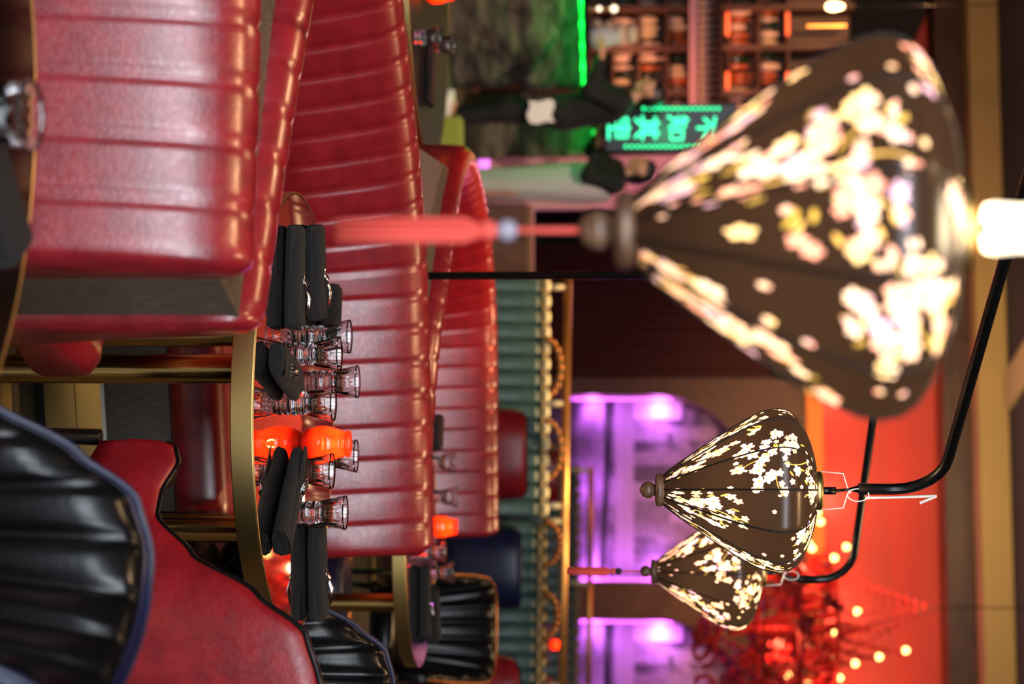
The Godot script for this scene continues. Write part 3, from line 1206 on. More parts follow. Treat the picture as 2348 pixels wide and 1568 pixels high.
func neon_stroke(st: SurfaceTool, o: Vector3, w: float, h: float, pts: Array, r: float) -> void:
	var p := []
	for q in pts: p.append(o + Vector3(q[0] * w, q[1] * h, 0))
	tube(st, p, r, 8)

func bottle(parent: Node3D, p: Vector3, h: float, r: float, m: Material) -> void:
	var st := new_st()
	lathe(st, [[0, 0], [r, 0], [r, h * .55], [r * .85, h * .64], [r * .36, h * .74], [r * .33, h * .95], [r * .4, h * .96], [r * .4, h], [0, h]], 16)
	var o := obj("bottle_glass", st, m, parent)
	o.position = p

func prism_xy(st: SurfaceTool, poly: PackedVector2Array, z0: float, z1: float, xf := Transform3D.IDENTITY) -> void:
	st.set_smooth_group(-1)
	var idx := Geometry2D.triangulate_polygon(poly)
	for z in [z0, z1]:
		for i in range(0, idx.size(), 3):
			for k in 3:
				var p := poly[idx[i + k]]
				vert(st, xf * Vector3(p.x, p.y, z), p)
	var s := 0.0
	for i in poly.size():
		var a := poly[i]
		var b := poly[(i + 1) % poly.size()]
		quad(st, xf * Vector3(a.x, a.y, z0), xf * Vector3(b.x, b.y, z0), xf * Vector3(b.x, b.y, z1), xf * Vector3(a.x, a.y, z1))
	st.set_smooth_group(0)

const ORDINAL := ["first", "second", "third", "fourth", "fifth", "sixth", "seventh", "eighth", "ninth", "tenth", "eleventh", "twelfth", "thirteenth", "fourteenth", "fifteenth", "sixteenth", "seventeenth"]
const SLANT := 0.13
# on a wall that runs slightly towards the camera on the right: its own (along, up) for a point of the photograph
func on_wall(px: float, py: float, d: float) -> Vector2:
	var b := (py - 784.0) / F
	var p := at(px, py, d / (1.0 + SLANT * b))
	return Vector2(p.x / cos(atan(SLANT)), p.y)

func wall_frame(d: float) -> Transform3D:
	return Transform3D(Basis(Vector3.UP, -atan(SLANT)), Vector3(0, 0, -d))

func wall_box(st: SurfaceTool, d: float, x0: float, x1: float, y0: float, y1: float, depth: float) -> void:
	var f := wall_frame(d)
	box(st, f * Vector3((x0 + x1) / 2, (y0 + y1) / 2, -depth / 2), Vector3(x1 - x0, y1 - y0, depth), .006, f.basis)

func simple(called: String, c: Vector3, size: Vector3, m: Material, basis := Basis.IDENTITY, r := .006) -> MeshInstance3D:
	var st := new_st()
	box(st, c, size, r, basis)
	return obj(called, st, m)

func room() -> void:
	var st := new_st()
	box(st, Vector3(-.5, -.1, -10), Vector3(14, .2, 27), 0)
	struct("floor", st, M.grey_oak)
	st = new_st()
	box(st, Vector3(-.5, 5.75, -10), Vector3(14, .2, 27), 0)
	struct("ceiling", st, M.ceiling_paint)
	st = new_st()
	box(st, Vector3(-7.4, 2.8, -10), Vector3(.2, 5.8, 27), 0)
	struct("wall_left", st, M.dark_paint)
	st = new_st()
	box(st, Vector3(6.4, 2.8, -10), Vector3(.2, 5.8, 27), 0)
	struct("wall_right", st, M.dark_paint)
	st = new_st()
	box(st, Vector3(-.5, 2.8, -23.4), Vector3(14, 5.8, .2), 0)
	struct("wall_back", st, M.dark_paint)
	# the street side behind the camera: a wall with three tall windows
	st = new_st()
	box(st, Vector3(-.5, 1.2, 3.3), Vector3(14, 2.4, .2), 0)
	box(st, Vector3(-.5, 4.6, 3.3), Vector3(14, 2.2, .2), 0)
	for x in [-6.7, -2.2, 1.2, 5.7]: box(st, Vector3(x, 2.95, 3.3), Vector3(1.6 if absf(x) > 3 else .4, 1.1, .2), 0)
	struct("wall_front", st, M.dark_paint)
	for k in 3:
		var x: float = [-4.15, -.5, 3.15][k]
		var wd: float = [3.5, 3.0, 3.5][k]
		st = new_st()
		box(st, Vector3(x, 2.95, 3.36), Vector3(wd, 1.1, .01), 0)
		var w := struct("window_%d" % (k + 1), st, M.window_glow)
		for f in 3:
			st = new_st()
			box(st, Vector3(x + (f - 1) * wd * .49, 2.95, 3.32), Vector3(.06, 1.1, .06), .004)
			obj("mullion", st, M.dark_paint, w)
		area("daylight", Vector3(x, 2.95, 3.19), Vector3(x, 2.6, 0), Color(.92, .96, 1.0), 22.0, Vector2(wd - .1, 1.05))
	for k in 9:
		var p := Vector3([-1.6, 1.2, -2.6, 2.4, -1.2, 1.6, -3.0, 2.2, -.2][k], 5.62, [-1.2, -2.4, -4.6, -5.4, -7.4, -9.4, -11.0, -13.6, -6.2][k])
		var t := thing("downlight", "round recessed ceiling downlight above the %s" % ["nearest dark table", "navy-edged chair", "left of the middle table", "red tub chair", "third banquette", "bronze-piped chair", "bar approach", "far brass rail", "curled banquette end, added for its orange light"][k], "downlight", p, 0, "recessed ceiling downlights")
		st = new_st()
		lathe(st, [[.05, -.012], [.075, -.012], [.08, 0], [.08, .03], [.05, .03], [.05, -.012]], 24)
		obj("trim_ring", st, M.black_metal, t)
		st = new_st()
		lathe(st, [[0, .0], [.048, .0], [.048, .006], [0, .006]], 20)
		obj("lens", st, M.downlight_glow, t)
		spot("downlight_beam", p - Vector3(0, .03, 0), p - Vector3(.12 if k == 8 else 0.0, 3, .28 if k == 8 else 0.0), Color(1, .80, .58) if k < 8 else Color(1, .50, .30), 9.0 if k < 8 else 34.0, 42.0 if k < 8 else 13.0)  # the last beam and its fitting are added to turn the curled end orange

func far_wall() -> void:
	var D := 21.0
	var fr := wall_frame(D)
	# brown boarded wall with two arched niches
	var n1 := [on_wall(1300, 905, D).x, on_wall(1300, 1333, D).x]
	var n2 := [on_wall(1300, 1420, D).x, on_wall(1300, 1850, D).x]
	var left := on_wall(1300, 866, D).x
	var right := 5.9
	var top := on_wall(1848, 1000, D).y
	var poly := PackedVector2Array([Vector2(left, top), Vector2(left, 0)])
	for nn in [n1, n2]:
		var r: float = (nn[1] - nn[0]) / 2
		var c: float = (nn[0] + nn[1]) / 2
		poly.append(Vector2(nn[0], 0))
		for k in 25:
			var a := PI - PI * k / 24
			poly.append(Vector2(c + cos(a) * r, 1.84 + sin(a) * r * 1.02))
		poly.append(Vector2(nn[1], 0))
	poly.append_array([Vector2(right, 0), Vector2(right, top)])
	var st := new_st()
	prism_xy(st, poly, -.28, 0, fr)
	struct("wall_niches", st, M.brown_board)
	var k := 0
	for nn in [n1, n2]:
		var w: float = nn[1] - nn[0] + .1
		var c: float = (nn[0] + nn[1]) / 2
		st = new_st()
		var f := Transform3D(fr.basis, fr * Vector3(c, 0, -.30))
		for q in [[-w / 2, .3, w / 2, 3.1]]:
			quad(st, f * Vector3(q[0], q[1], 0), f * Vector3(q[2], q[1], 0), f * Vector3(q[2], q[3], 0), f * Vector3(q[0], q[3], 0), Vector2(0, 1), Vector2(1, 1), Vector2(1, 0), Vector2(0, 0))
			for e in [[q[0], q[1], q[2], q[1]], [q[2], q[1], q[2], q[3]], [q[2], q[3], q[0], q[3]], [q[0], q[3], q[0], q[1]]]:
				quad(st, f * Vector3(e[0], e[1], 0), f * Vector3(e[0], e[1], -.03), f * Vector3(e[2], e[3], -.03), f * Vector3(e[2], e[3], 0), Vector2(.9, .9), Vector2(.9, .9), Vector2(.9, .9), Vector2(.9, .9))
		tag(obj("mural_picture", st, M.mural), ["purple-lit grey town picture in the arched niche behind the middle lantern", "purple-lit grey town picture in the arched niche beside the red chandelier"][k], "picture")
		for e in [-1, 1]:
			st = new_st()
			var x: float = c + e * (nn[1] - nn[0] - .05) / 2
			box(st, fr * Vector3(x, 1.45, -.24), Vector3(.03, 1.2, .03), .004, fr.basis)
			tag(obj("niche_light_strip", st, M.purple_strip_glow), [["purple light strip on the upper edge (in the picture) of the middle niche", "purple light strip on the lower edge (in the picture) of the middle niche"], ["purple light strip on the upper edge (in the picture) of the niche by the chandelier", "purple light strip on the lower edge (in the picture) of the chandelier's niche"]][k][(e + 1) / 2], "light strip")
			for y in [1.1, 1.9]:
				omni("niche_light", fr * Vector3(x - e * .09, y, -.17), Color(.86, .50, 1.0), .36, .05)
		omni("niche_light", fr * Vector3(c, 2.6, -.12), Color(.86, .48, 1.0), .55, .06)
		omni("niche_light", fr * Vector3(c, 1.0, -.10), Color(.86, .48, 1.0), .35, .06)
		k += 1
	# curtain left of the niches
	st = new_st()
	var x0 := on_wall(1300, 560, D).x
	var rows := []
	for i in 121:
		var row := PackedVector3Array()
		var x := lerpf(x0, left, i / 120.0)
		for y in [0.0, 1.0, 2.0, 3.4]: row.append(fr * Vector3(x, y, -.06 + .03 * sin(i * .9) + .012 * sin(i * 2.3 + y)))
		rows.append(row)
	grid(st, rows)
	tag(obj("curtain", st, M.maroon_cloth), "dark maroon pleated curtain on the far wall beside the middle purple niche", "curtain")
	st = new_st()
	wall_box(st, D + .2, x0 - .3, left, 0, top, .12)
	wall_box(st, D - .05, x0 - .3, left, 3.25, top, .3)
	struct("wall_behind_curtain", st, M.dark_paint)
	# lit ledge, red wall above it and the red slope under the beam
	st = new_st()
	var ledge := on_wall(1886, 1000, D).y
	wall_box(st, D - .06, left - .2, right, top, ledge, .34)
	struct("trim_1", st, M.orange_paint)
	st = new_st()
	var far_left := -7.0
	wall_box(st, D + .5, far_left, 6.0, ledge - .1, 5.65, .15)
	struct("wall_upper", st, M.red_paint)
	st = new_st()
	var f2 := wall_frame(D + .5)
	var y1 := 4.42
	for g in [[Vector3(far_left, y1, 0), Vector3(6, y1 + .30, 0), Vector3(6, 5.42, .45), Vector3(far_left, 5.42, .45)]]:
		quad(st, f2 * g[0], f2 * g[1], f2 * g[2], f2 * g[3])
		quad(st, f2 * (g[0] + Vector3(0, .08, 0)), f2 * (g[1] + Vector3(0, .08, 0)), f2 * (g[2] + Vector3(0, .08, 0)), f2 * (g[3] + Vector3(0, .08, 0)))
	struct("trim_2", st, M.red_paint)
	st = new_st()
	wall_box(st, D + .34, left, 5.9, ledge, ledge + .03, .04)
	tag(obj("cove_light_strip", st, M.red_strip_glow), "red light strip lying on the lit ledge of the far wall", "light strip")
	for x in [.6, 1.9, 3.2, 4.5]: omni("cove_light", f2 * Vector3(x, ledge + .10, .24), Color(1, .64, .53), .28, .05)
	for x in [1.7, 4.4]: spot("added_wall_wash", Vector3(x, 4.6, -17.6), Vector3(x, 2.6, -21.0), Color(1, .66, .46), 7.0, 40.0)  # added spots without fittings, put in to lift the brown wall
	# beams under the ceiling
	st = new_st()
	wall_box(st, 20.3, -7.2, 6.2, 5.075, 5.50, .5)
	struct("trim_3", st, M.stained_beam)
	st = new_st()
	wall_box(st, 19.6, -7.2, 6.2, 5.325, 5.66, .35)
	struct("trim_4", st, M.gold_paint)
	st = new_st()
	var ca := at(2300, 880, 19.2)
	var cb := at(2348, 800, 18.2)
	ca.y = 5.63
	cb.y = 5.63
	var dir := (cb - ca).normalized()
	box(st, ca + dir * 2.2, Vector3(.40, .06, 5.0), .006, Basis.looking_at(dir, Vector3.UP))
	struct("trim_5", st, M.khaki_paint)
	spot("beam_wash", Vector3(1.0, 4.0, -15.5), Vector3(2.0, 5.45, -19.6), Color(1, .82, .55), 24.0, 50.0)
	spot("beam_wash", Vector3(-3.2, 4.0, -15.5), Vector3(-3.4, 5.45, -19.6), Color(1, .74, .5), 10.0, 50.0)

func bar_side() -> void:
	# bar front in rough stone with a green light strip under the top
	var parts_ := [[1346.0, -60.0, 14.0, 1358.0, 196.0, 15.2, 1.175, "long rough stone bar counter with a green light edge at the picture's top"], [1372.0, 281.0, 16.2, 1378.0, 356.0, 16.4, 1.24, "short green-lit stone bar end between the two standing people"]]
	for k in 2:
		var q = parts_[k]
		var a := at(q[0], q[1], q[2])
		var b := at(q[3], q[4], q[5])
		var top: float = q[6]
		var t := thing("bar_counter", q[7], "bar counter", Vector3.ZERO, 0)
		var u := Vector2(b.x - a.x, b.z - a.z).normalized()
		var nrm := Vector2(-u.y, u.x)
		if nrm.y > 0: nrm = -nrm
		var pa := Vector2(a.x, a.z)
		var pb := Vector2(b.x, b.z)
		var st := new_st()
		var rows := []
		var n := FastNoiseLite.new()
		n.seed = 12 + k
		n.frequency = 1.1
		for i in 25:
			var row := PackedVector3Array()
			var p := pa.lerp(pb, i / 24.0)
			for j in 25:
				var y: float = (top - .05) * j / 24.0
				var w := n.get_noise_3d(p.x * 1.2 + 3, y * 3.2, p.y * 1.2) * .10
				row.append(Vector3(p.x - nrm.x * w, y, p.y - nrm.y * w))
			row.append(Vector3(p.x + nrm.x * .6, top - .05, p.y + nrm.y * .6))
			row.append(Vector3(p.x + nrm.x * .6, 0, p.y + nrm.y * .6))
			rows.append(row)
		grid(st, rows, false, true)
		fan(st, rows[0]); fan(st, rows[24])
		obj("stone_front", st, M.rough_stone, t)
		st = new_st()
		var o := -nrm * .16
		prism(st, PackedVector2Array([pa + o, pb + o, pb + nrm * .65, pa + nrm * .65]), top - .03, top + .012)
		obj("worktop", st, M.black_marble, t)
		st = new_st()
		tube(st, [Vector3(pa.x + o.x * .9, top - .045, pa.y + o.y * .9), Vector3(pb.x + o.x * .9, top - .045, pb.y + o.y * .9)], .012, 8)
		obj("light_strip", st, M.green_strip_glow, t)
		var m := 5 if k == 0 else 2
		for i in m:
			var p := pa.lerp(pb, (i + .5) / m) - nrm * .17
			omni("bar_edge_light", Vector3(p.x, top - .06, p.y), Color(.10, 1, .36), .055, .03)
	omni("bar_end_light", at(1300, 222, 15.6), Color(.03, 1, .28), .06, .05)
	spot("added_bar_fill", Vector3(-1.2, 4.4, -10.0), Vector3(-2.5, .7, -14.5), Color(1, .86, .74), 24.0, 22.0)  # added fill with no fitting, brightens the stone front
	# pale wall behind the bar end, plinths and posts
	var st := new_st()
	var pw := at(1300, 356, 17.2)
	var pw2 := at(1300, 480, 17.2)
	box(st, Vector3((pw.x + pw2.x) / 2, 1.15, -17.3), Vector3(pw2.x - pw.x, 2.3, .2), .01)
	struct("wall_pink", st, M.pink_plaster)
	omni("pink_wall_light", Vector3(-1.2, 2.4, -16.2), Color(1, .62, .66), 1.5, .08)
	var oa := at(1030, 318, 13.4)
	tag(simple("green_lit_floor_block", Vector3(oa.x, .11, -13.6), Vector3(.36, .22, .3), M.green_lit_olive), "low olive block standing for green-lit floor before the bar end", "floor_block")  # olive colour stands for green light on the floor here
	tag(simple("khaki_step", Vector3(oa.x + .2, .04, -13.2), Vector3(.7, .08, .4), M.khaki_paint), "low khaki step on the floor beside the bar", "step")
	tag(simple("pink_lamp", at(1110, 372, 16.6), Vector3(.12, .10, .10), M.purple_strip_glow), "small magenta lamp low on the pink wall", "lamp")
	spot("added_cabinet_fill", Vector3(-.7, 5.4, -10.2), Vector3(-.74, .5, -12.4), Color(1, .78, .5), 16.0, 16.0)  # added spot, no such lamp; brings the brown cabinet out of the dark
	var cb := at(1150, 548, 12.4)
	var cab := thing("side_cabinet", "light brown wooden cabinet behind the third banquette", "cabinet", Vector3(cb.x, 0, -12.4))
	box_part(cab, "carcass", Vector3(0, .41, -.2), Vector3(.48, .82, .4), Basis.IDENTITY, M.brown_board)
	for s in [-1, 1]:
		box_part(cab, "door", Vector3(s * .12, .43, .006), Vector3(.23, .74, .02), Basis.IDENTITY, M.brown_board)
	# people
	var wp := at(1020, 262, 14.5)
	person("person in black standing in profile at the bar, a white cloth at the hip", Vector3(wp.x, 0, -14.45), -PI / 2 + .25, false, 1.03)
	var cl := new_st()
	var rowsc := []
	for i in 13:
		var row := PackedVector3Array()
		for j in 13:
			row.append(at(1240, 256, 14.2) + Vector3((i / 12.0 - .5) * .18 + sin(j * .5) * .008, (j / 12.0 - .5) * .20 + .012 * sin(i * .6), .012 * sin(i * 1.7 + j * .8)))
		rowsc.append(row)
	grid(cl, rowsc)
	var back := []
	for r in rowsc:
		var q := PackedVector3Array()
		for v in r: q.append(v - Vector3(0, 0, .006))
		back.append(q)
	grid(cl, back)
	tag(obj("waiter_cloth", cl, M.white_cloth), "white folded cloth hanging at the hip of the person in black", "cloth")
	var rp := at(1040, 428, 15.5)
	person("person in a long pale robe and dark sleeves standing past the bar end", Vector3(rp.x, 0, -15.5), -PI / 2 + .5, true, 1.0)
	# vertical neon sign
	var sd := 14.9
	var s0 := at(1388, 240, sd)
	var s1 := at(1690, 345, sd)
	var sign_ := thing("neon_sign", "tall black sign with green neon characters between two rows of dots", "sign", Vector3((s0.x + s1.x) / 2, s0.y, -sd))
	var hw := (s1.x - s0.x) / 2
	var hh := s1.y - s0.y
	box_part(sign_, "board", Vector3(0, hh / 2, -.04), Vector3(hw * 2, hh, .05), Basis.IDENTITY, M.black_metal)
	box_part(sign_, "bracket", Vector3(0, hh / 2 + .2, -.18), Vector3(.05, hh + .5, .06), Basis.IDENTITY, M.black_metal)
	var chars := [
		[[1592, 1648], [[[.05, .9], [.95, .9]], [[.52, .88], [.10, .36]], [[.5, .66], [.5, .02]], [[.58, .58], [.93, .34]]]],
		[[1524, 1584], [[[.2, .98], [.06, .70]], [[.14, .80], [.5, .80]], [[.03, .52], [.52, .52]], [[.28, .8], [.26, .5], [.03, .04]], [[.3, .4], [.5, .12]], [[.6, .72], [.94, .72], [.94, .2], [.6, .2], [.6, .72]]]],
		[[1450, 1517], [[[.06, .82], [.94, .82]], [[.3, .98], [.3, .32]], [[.7, .98], [.7, .32]], [[.3, .65], [.7, .65]], [[.3, .49], [.7, .49]], [[.02, .32], [.98, .32]], [[.35, .24], [.12, .02]], [[.65, .24], [.88, .02]]]],
		[[1386, 1450], [[[.12, .86], [.88, .86], [.88, .42], [.12, .42], [.12, .86]], [[.5, 1.0], [.5, .12]], [[.12, .64], [.88, .64]], [[.05, .1], [.95, .1]]]],
	]
	for c in chars:
		var b := at(c[0][0] + 4, 265, sd)
		var e := at(c[0][1] - 4, 323, sd)
		var st2 := new_st()
		for s in c[1]: neon_stroke(st2, b - sign_.position + Vector3(0, 0, .015), e.x - b.x, e.y - b.y, s, .0115)
		obj("neon_character", st2, M.green_neon, sign_)
	var dst := new_st()
	ball(dst, Vector3.ZERO, .014, 10)
	dst.generate_normals()
	var dm := dst.commit()
	for row in [[249.0, 1476.0, 14], [336.0, 1435.0, 17]]:
		for i in row[2]:
			var px: float = row[1] + i * 13.2
			var o := put("neon_dot", dm, M.green_dot, sign_)
			o.position = at(px, row[0], sd) - sign_.position + Vector3(0, 0, .005)
	omni("sign_light", sign_.position + Vector3(0, .5, .35), Color(.05, 1, .6), .12, .1)
	# back bar: uprights, shelves, lit edges, jars and bottles
	var sh := thing("back_bar", "dark wooden back bar with pale cornice and rows of shelves above the counter", "shelf", Vector3(0, 0, 0))
	var z := 18.0
	var L := at(1400, -120, z).x
	var Rr := at(1400, 330, z).x
	box_part(sh, "back_panel", Vector3((L + Rr) / 2, 1.9, -z - .45), Vector3(Rr - L, 3.8, .05), Basis.IDENTITY, M.brown_board)
	for py in [-110, 20, 112, 215, 325]:
		box_part(sh, "upright", Vector3(at(1400, py, z).x, 1.9, -z - .2), Vector3(.06, 3.8, .42), Basis.IDENTITY, M.brown_board)
	for px in [1405.0, 1465.0, 1530.0, 1672.0, 1740.0, 1808.0]:
		box_part(sh, "shelf_board", Vector3((L + Rr) / 2, at(px, 100, z).y, -z - .2), Vector3(Rr - L, .03, .40), Basis.IDENTITY, M.brown_board)
	box_part(sh, "cornice", Vector3((L + Rr) / 2, at(1590, 100, z).y, -z + .06), Vector3(Rr - L, .085, .12), Basis.IDENTITY, M.pink_plaster)
	for px in [1668.0, 1806.0]:
		for e in [[28, 82], [165, 205]]:
			var a := at(px, e[0], z - .02)
			var b := at(px, e[1], z - .02)
			box_part(sh, "light_strip", Vector3((a.x + b.x) / 2, a.y, -z + .02), Vector3(b.x - a.x, .035, .03), Basis.IDENTITY, M.orange_strip_glow)
	for e in [[1700, 55], [1700, 185], [1480, 165], [1440, 70], [1480, 270]]:
		omni("shelf_light", at(e[0], e[1], z - .35), Color(1, .66, .48), .22, .06)
	var pr := RandomNumberGenerator.new()
	pr.seed = 77
	var mats := [M.cream_ceramic, M.amber_glass, M.bottle_green, M.cream_ceramic, M.label_paper]
	for px in [1405.0, 1465.0, 1530.0, 1672.0, 1740.0]:
		var y := at(px, 100, z).y + .016
		for i in 17:
			var py := 4.0 + i * 18.2 + pr.randf_range(-3, 3)
			var x := at(px, py, z).x
			var jar := pr.randf() < .45
			var h := pr.randf_range(.17, .25)
			var r := pr.randf_range(.026, .036)
			var st3 := new_st()
			if jar:
				lathe(st3, [[0, 0], [r * 1.1, 0], [r * 1.35, h * .2], [r * 1.3, h * .6], [r * .8, h * .72], [r * .9, h * .76], [r * .5, h * .86], [0, h * .9]], 14)
			else:
				lathe(st3, [[0, 0], [r, 0], [r, h * .55], [r * .85, h * .64], [r * .36, h * .74], [r * .33, h * .95], [r * .42, h * .96], [r * .42, h], [0, h]], 14)
			var which := pr.randi() % 5
			var o := obj("jar" if jar else "bottle", st3, mats[which])
			o.position = Vector3(x, y, -z - .12)
			tag(o, "%s %s on the %s back bar shelf, %s from the picture's top edge" % [["cream", "amber", "dark green", "cream", "tan"][which], "jar" if jar else "bottle", {1405.0: "lowest", 1465.0: "second lowest", 1530.0: "third lowest", 1672.0: "second highest", 1740.0: "highest"}[px], ORDINAL[i]], "jar" if jar else "bottle", "jars on the back bar" if jar else "bottles on the back bar")
	# hanging glass row above the cornice
	for i in 17:
		var st4 := new_st()
		lathe(st4, [[0, .0], [.004, -.0], [.004, -.07], [.03, -.10], [.036, -.14], [.03, -.18], [.026, -.18], [.03, -.14], [0, -.10]], 14)
		var o := obj("stem_glass", st4, M.cream_ceramic)
		o.position = at(1646, 6 + i * 17.5, 17.75)
		tag(o, "pale stem glass hung above the back bar cornice, %s from the picture's top edge" % ORDINAL[i], "glass", "stem glasses hung over the back bar")
	# things on the bar
	var tower := thing("jar_tower", "pale pagoda-shaped stacked jar tower on the bar beside the grey jug", "jar", Vector3(at(1362, 82, 15.2).x, 1.19, -15.1))
	for i in 4:
		var st5 := new_st()
		var r := .13 - i * .015
		lathe(st5, [[0, 0], [r * .8, 0], [r, .03], [r, .07], [r * .7, .095], [0, .10]], 20)
		var o := obj("tier", st5, M.cream_ceramic, tower)
		o.position.y = i * .10
	var jug := new_st()
	lathe(jug, [[0, 0], [.075, 0], [.09, .06], [.085, .16], [.06, .22], [.065, .25], [.055, .25], [0, .24]], 20)
	var jo := obj("jug", jug, M.pale_cloth)
	jo.position = Vector3(at(1390, 72, 14.5).x, 1.19, -14.75)
	tag(jo, "grey ceramic jug on the bar below the bright white lamp", "jug")
	for e in [[1408, 20, "bright round white lamp on a stand on the bar counter"], [1374, 20, "dim smaller white lamp beside the bright one on the bar"]]:
		var st6 := new_st()
		ball(st6, Vector3.ZERO, .030 if e[0] > 1400 else .022, 14)
		var gp := at(e[0], e[1], 14.8)
		var o := thing("globe_lamp", e[2], "lamp", Vector3(gp.x, 1.19, gp.z))
		obj("globe", st6, M.warm_white_glow, o).position.y = gp.y - 1.19
		st6 = new_st()
		lathe(st6, [[0, 0], [.03, 0], [.03, .01], [.006, .015], [.006, gp.y - 1.19 - .02], [0, gp.y - 1.19 - .02]], 14)
		obj("stand", st6, M.brass, o)
	var pb := at(1915, 15, 16.5)
	var pend := thing("pendant_bulb", "single glowing pendant bulb hanging over the bar", "lamp", pb)
	var st7 := new_st()
	lathe(st7, [[0, -.09], [.03, -.075], [.045, -.02], [.03, .05], [.018, .08], [0, .08]], 18)
	obj("bulb", st7, M.bulb_glow, pend)
	st7 = new_st()
	tube(st7, [Vector3(0, .08, 0), Vector3(0, 5.65 - pb.y, 0)], .006, 6)
	obj("cord", st7, M.black_metal, pend)
	omni("pendant_light", pb - Vector3(0, .02, 0), Color(1, .8, .55), .25, .05)
	box_part(sh, "brass_rod", at(1895, 60, 18.0), Vector3(.03, .40, .03), Basis.IDENTITY, M.brass_polished)
	box_part(sh, "glass_rack", at(1648, 100, 17.95) + Vector3(0, .012, .16), Vector3(Rr - L, .02, .5), Basis.IDENTITY, M.brown_board)
	# dark bulkhead that cuts the red wall on the left
	st = new_st()
	var f := wall_frame(20.9)
	var b0 := on_wall(2136, 0, 20.9)
	var b1 := on_wall(2080, 130, 20.9)
	prism_xy(st, PackedVector2Array([Vector2(-7, 3.4), Vector2(-.9, 3.4), Vector2(b1.x + .55, b1.y - .35), b1, b0, Vector2(-7, b0.y + .6)]), -.2, 0, f)
	struct("wall_bulkhead", st, M.dark_paint)

func chandelier() -> void:
	var D := 17.0
	var c := at(1850, 1440, D)
	var t := thing("chandelier", "large red many-armed chandelier hung with beads and small warm bulbs", "chandelier", Vector3(c.x, c.y, c.z))
	var r := RandomNumberGenerator.new()
	r.seed = 21
	var apex := at(2140, 1392, D) - t.position
	var st := new_st()
	lathe(st, [[0, -.75], [.03, -.72], [.07, -.6], [.05, -.5], [.09, -.35], [.05, -.2], [.07, 0], [.04, .2], [.08, .35], [.03, .5], [.02, .6], [0, .6]], 18)
	obj("stem", st, M.red_lacquer, t)
	st = new_st()
	tube(st, [Vector3(0, .5, 0), apex, Vector3(apex.x, 5.65 - t.position.y, apex.z)], .007, 6)
	obj("cable", st, M.black_metal, t)
	var bulbs := [[1873, 1174], [1880, 1196], [1853, 1246], [1861, 1257], [1912, 1279], [1794, 1356], [1965, 1402], [1839, 1413], [1915, 1450], [1914, 1500], [1960, 1521], [2015, 1506], [2076, 1491], [1924, 1554], [1808, 1548], [1805, 1570], [1853, 1557], [1940, 1254], [1900, 1600], [1860, 1640], [1930, 1660]]
	var fst := new_st()
	ball(fst, Vector3.ZERO, .032, 12, Vector3(1, 1.2, 1))
	fst.generate_normals()
	var fm := fst.commit()
	for b in bulbs:
		var e := at(b[0], b[1], D + r.randf_range(-.7, .7)) - t.position
		var root := Vector3(0, clampf(e.y * .5 - .25, -.6, .4), 0)
		var mid := root.lerp(e, .55) - Vector3(0, .22, 0)
		st = new_st()
		var pts := smooth_path([root, mid, e - Vector3(0, .14, 0), e - Vector3(0, .035, 0)], 6)
		tube(st, pts, .014, 7)
		lathe(st, [[0, -.06], [.03, -.055], [.05, -.03], [.02, -.028], [.02, -.01], [0, -.01]], 12, Transform3D(Basis.IDENTITY, e))
		for q in pts:
			if r.randf() < .8: ball(st, q - Vector3(0, .05, 0), .018, 6, Vector3(1, 1.6, 1))
		obj("arm", st, M.red_lacquer, t)
		var o := put("candle_bulb", fm, M.fairy_glow, t)
		o.position = e
	for i in 70:
		var a := r.randf() * TAU
		var q := sqrt(r.randf()) * 1.05
		var c2 := Vector3(cos(a) * q, r.randf_range(-.95, .25) - .1, sin(a) * q)
		st = new_st()
		var curl := []
		var tilt := Basis(Vector3(r.randf() - .5, r.randf() - .5, r.randf() - .5).normalized(), r.randf() * TAU)
		var big := r.randf_range(.06, .13)
		for j in 18:
			var w := j / 17.0
			curl.append(c2 + tilt * Vector3(cos(w * 8.0), sin(w * 8.0), w * .4) * big * (1.1 - w * .8))
		tube(st, curl, [.018, .024, .026, .026, .026, .026, .026, .024, .024, .022, .022, .02, .02, .02, .018, .018, .016, .014], 6)
		for j in 5: ball(st, curl[j * 4], .035, 6, Vector3(1, 1.3, 1))
		obj("scroll_cluster", st, M.red_lacquer if i % 3 else M.crystal_red, t)
	# two hoops, bead swags and leaf scrolls
	for h in [[.95, -.15], [.62, .22], [.5, -.5]]:
		st = new_st()
		var ring := []
		for k in 49: ring.append(Vector3(cos(TAU * k / 48) * h[0], h[1], sin(TAU * k / 48) * h[0]))
		tube(st, ring, .022, 7, false)
		obj("hoop", st, M.red_lacquer, t)
	for k in 18:
		var a := TAU * k / 18
		var e := Vector3(cos(a) * .95, -.15, sin(a) * .95)
		st = new_st()
		for i in 26:
			var f := i / 25.0
			ball(st, e.lerp(apex, f) - Vector3(0, .28 * sin(PI * f), 0), .016, 6)
		obj("bead_strand", st, M.crystal_red, t)
		st = new_st()
		for i in 15:
			var f := i / 14.0
			var e2 := Vector3(cos(a + TAU / 18) * .95, -.15, sin(a + TAU / 18) * .95)
			ball(st, e.lerp(e2, f) - Vector3(0, .16 * sin(PI * f), 0), .018, 6)
		for i in 12:
			var f := i / 11.0
			ball(st, e.lerp(Vector3(cos(a) * .1, -.95, sin(a) * .1), f) + Vector3(cos(a), 0, sin(a)) * .15 * sin(PI * f), .024, 6, Vector3(1, 1.5, 1))
		obj("bead_swag", st, M.crystal_red, t)
		st = new_st()
		var scroll := []
		for i in 20:
			var q := i / 19.0
			var an := q * TAU * 1.3
			scroll.append(Vector3(cos(a), 0, sin(a)) * (.45 + .20 * (1 - q * .6) * cos(an)) + Vector3(0, .05 + .22 * (1 - q * .6) * sin(an), 0))
		tube(st, scroll, .024, 6)
		obj("scroll_leaf", st, M.red_lacquer, t)
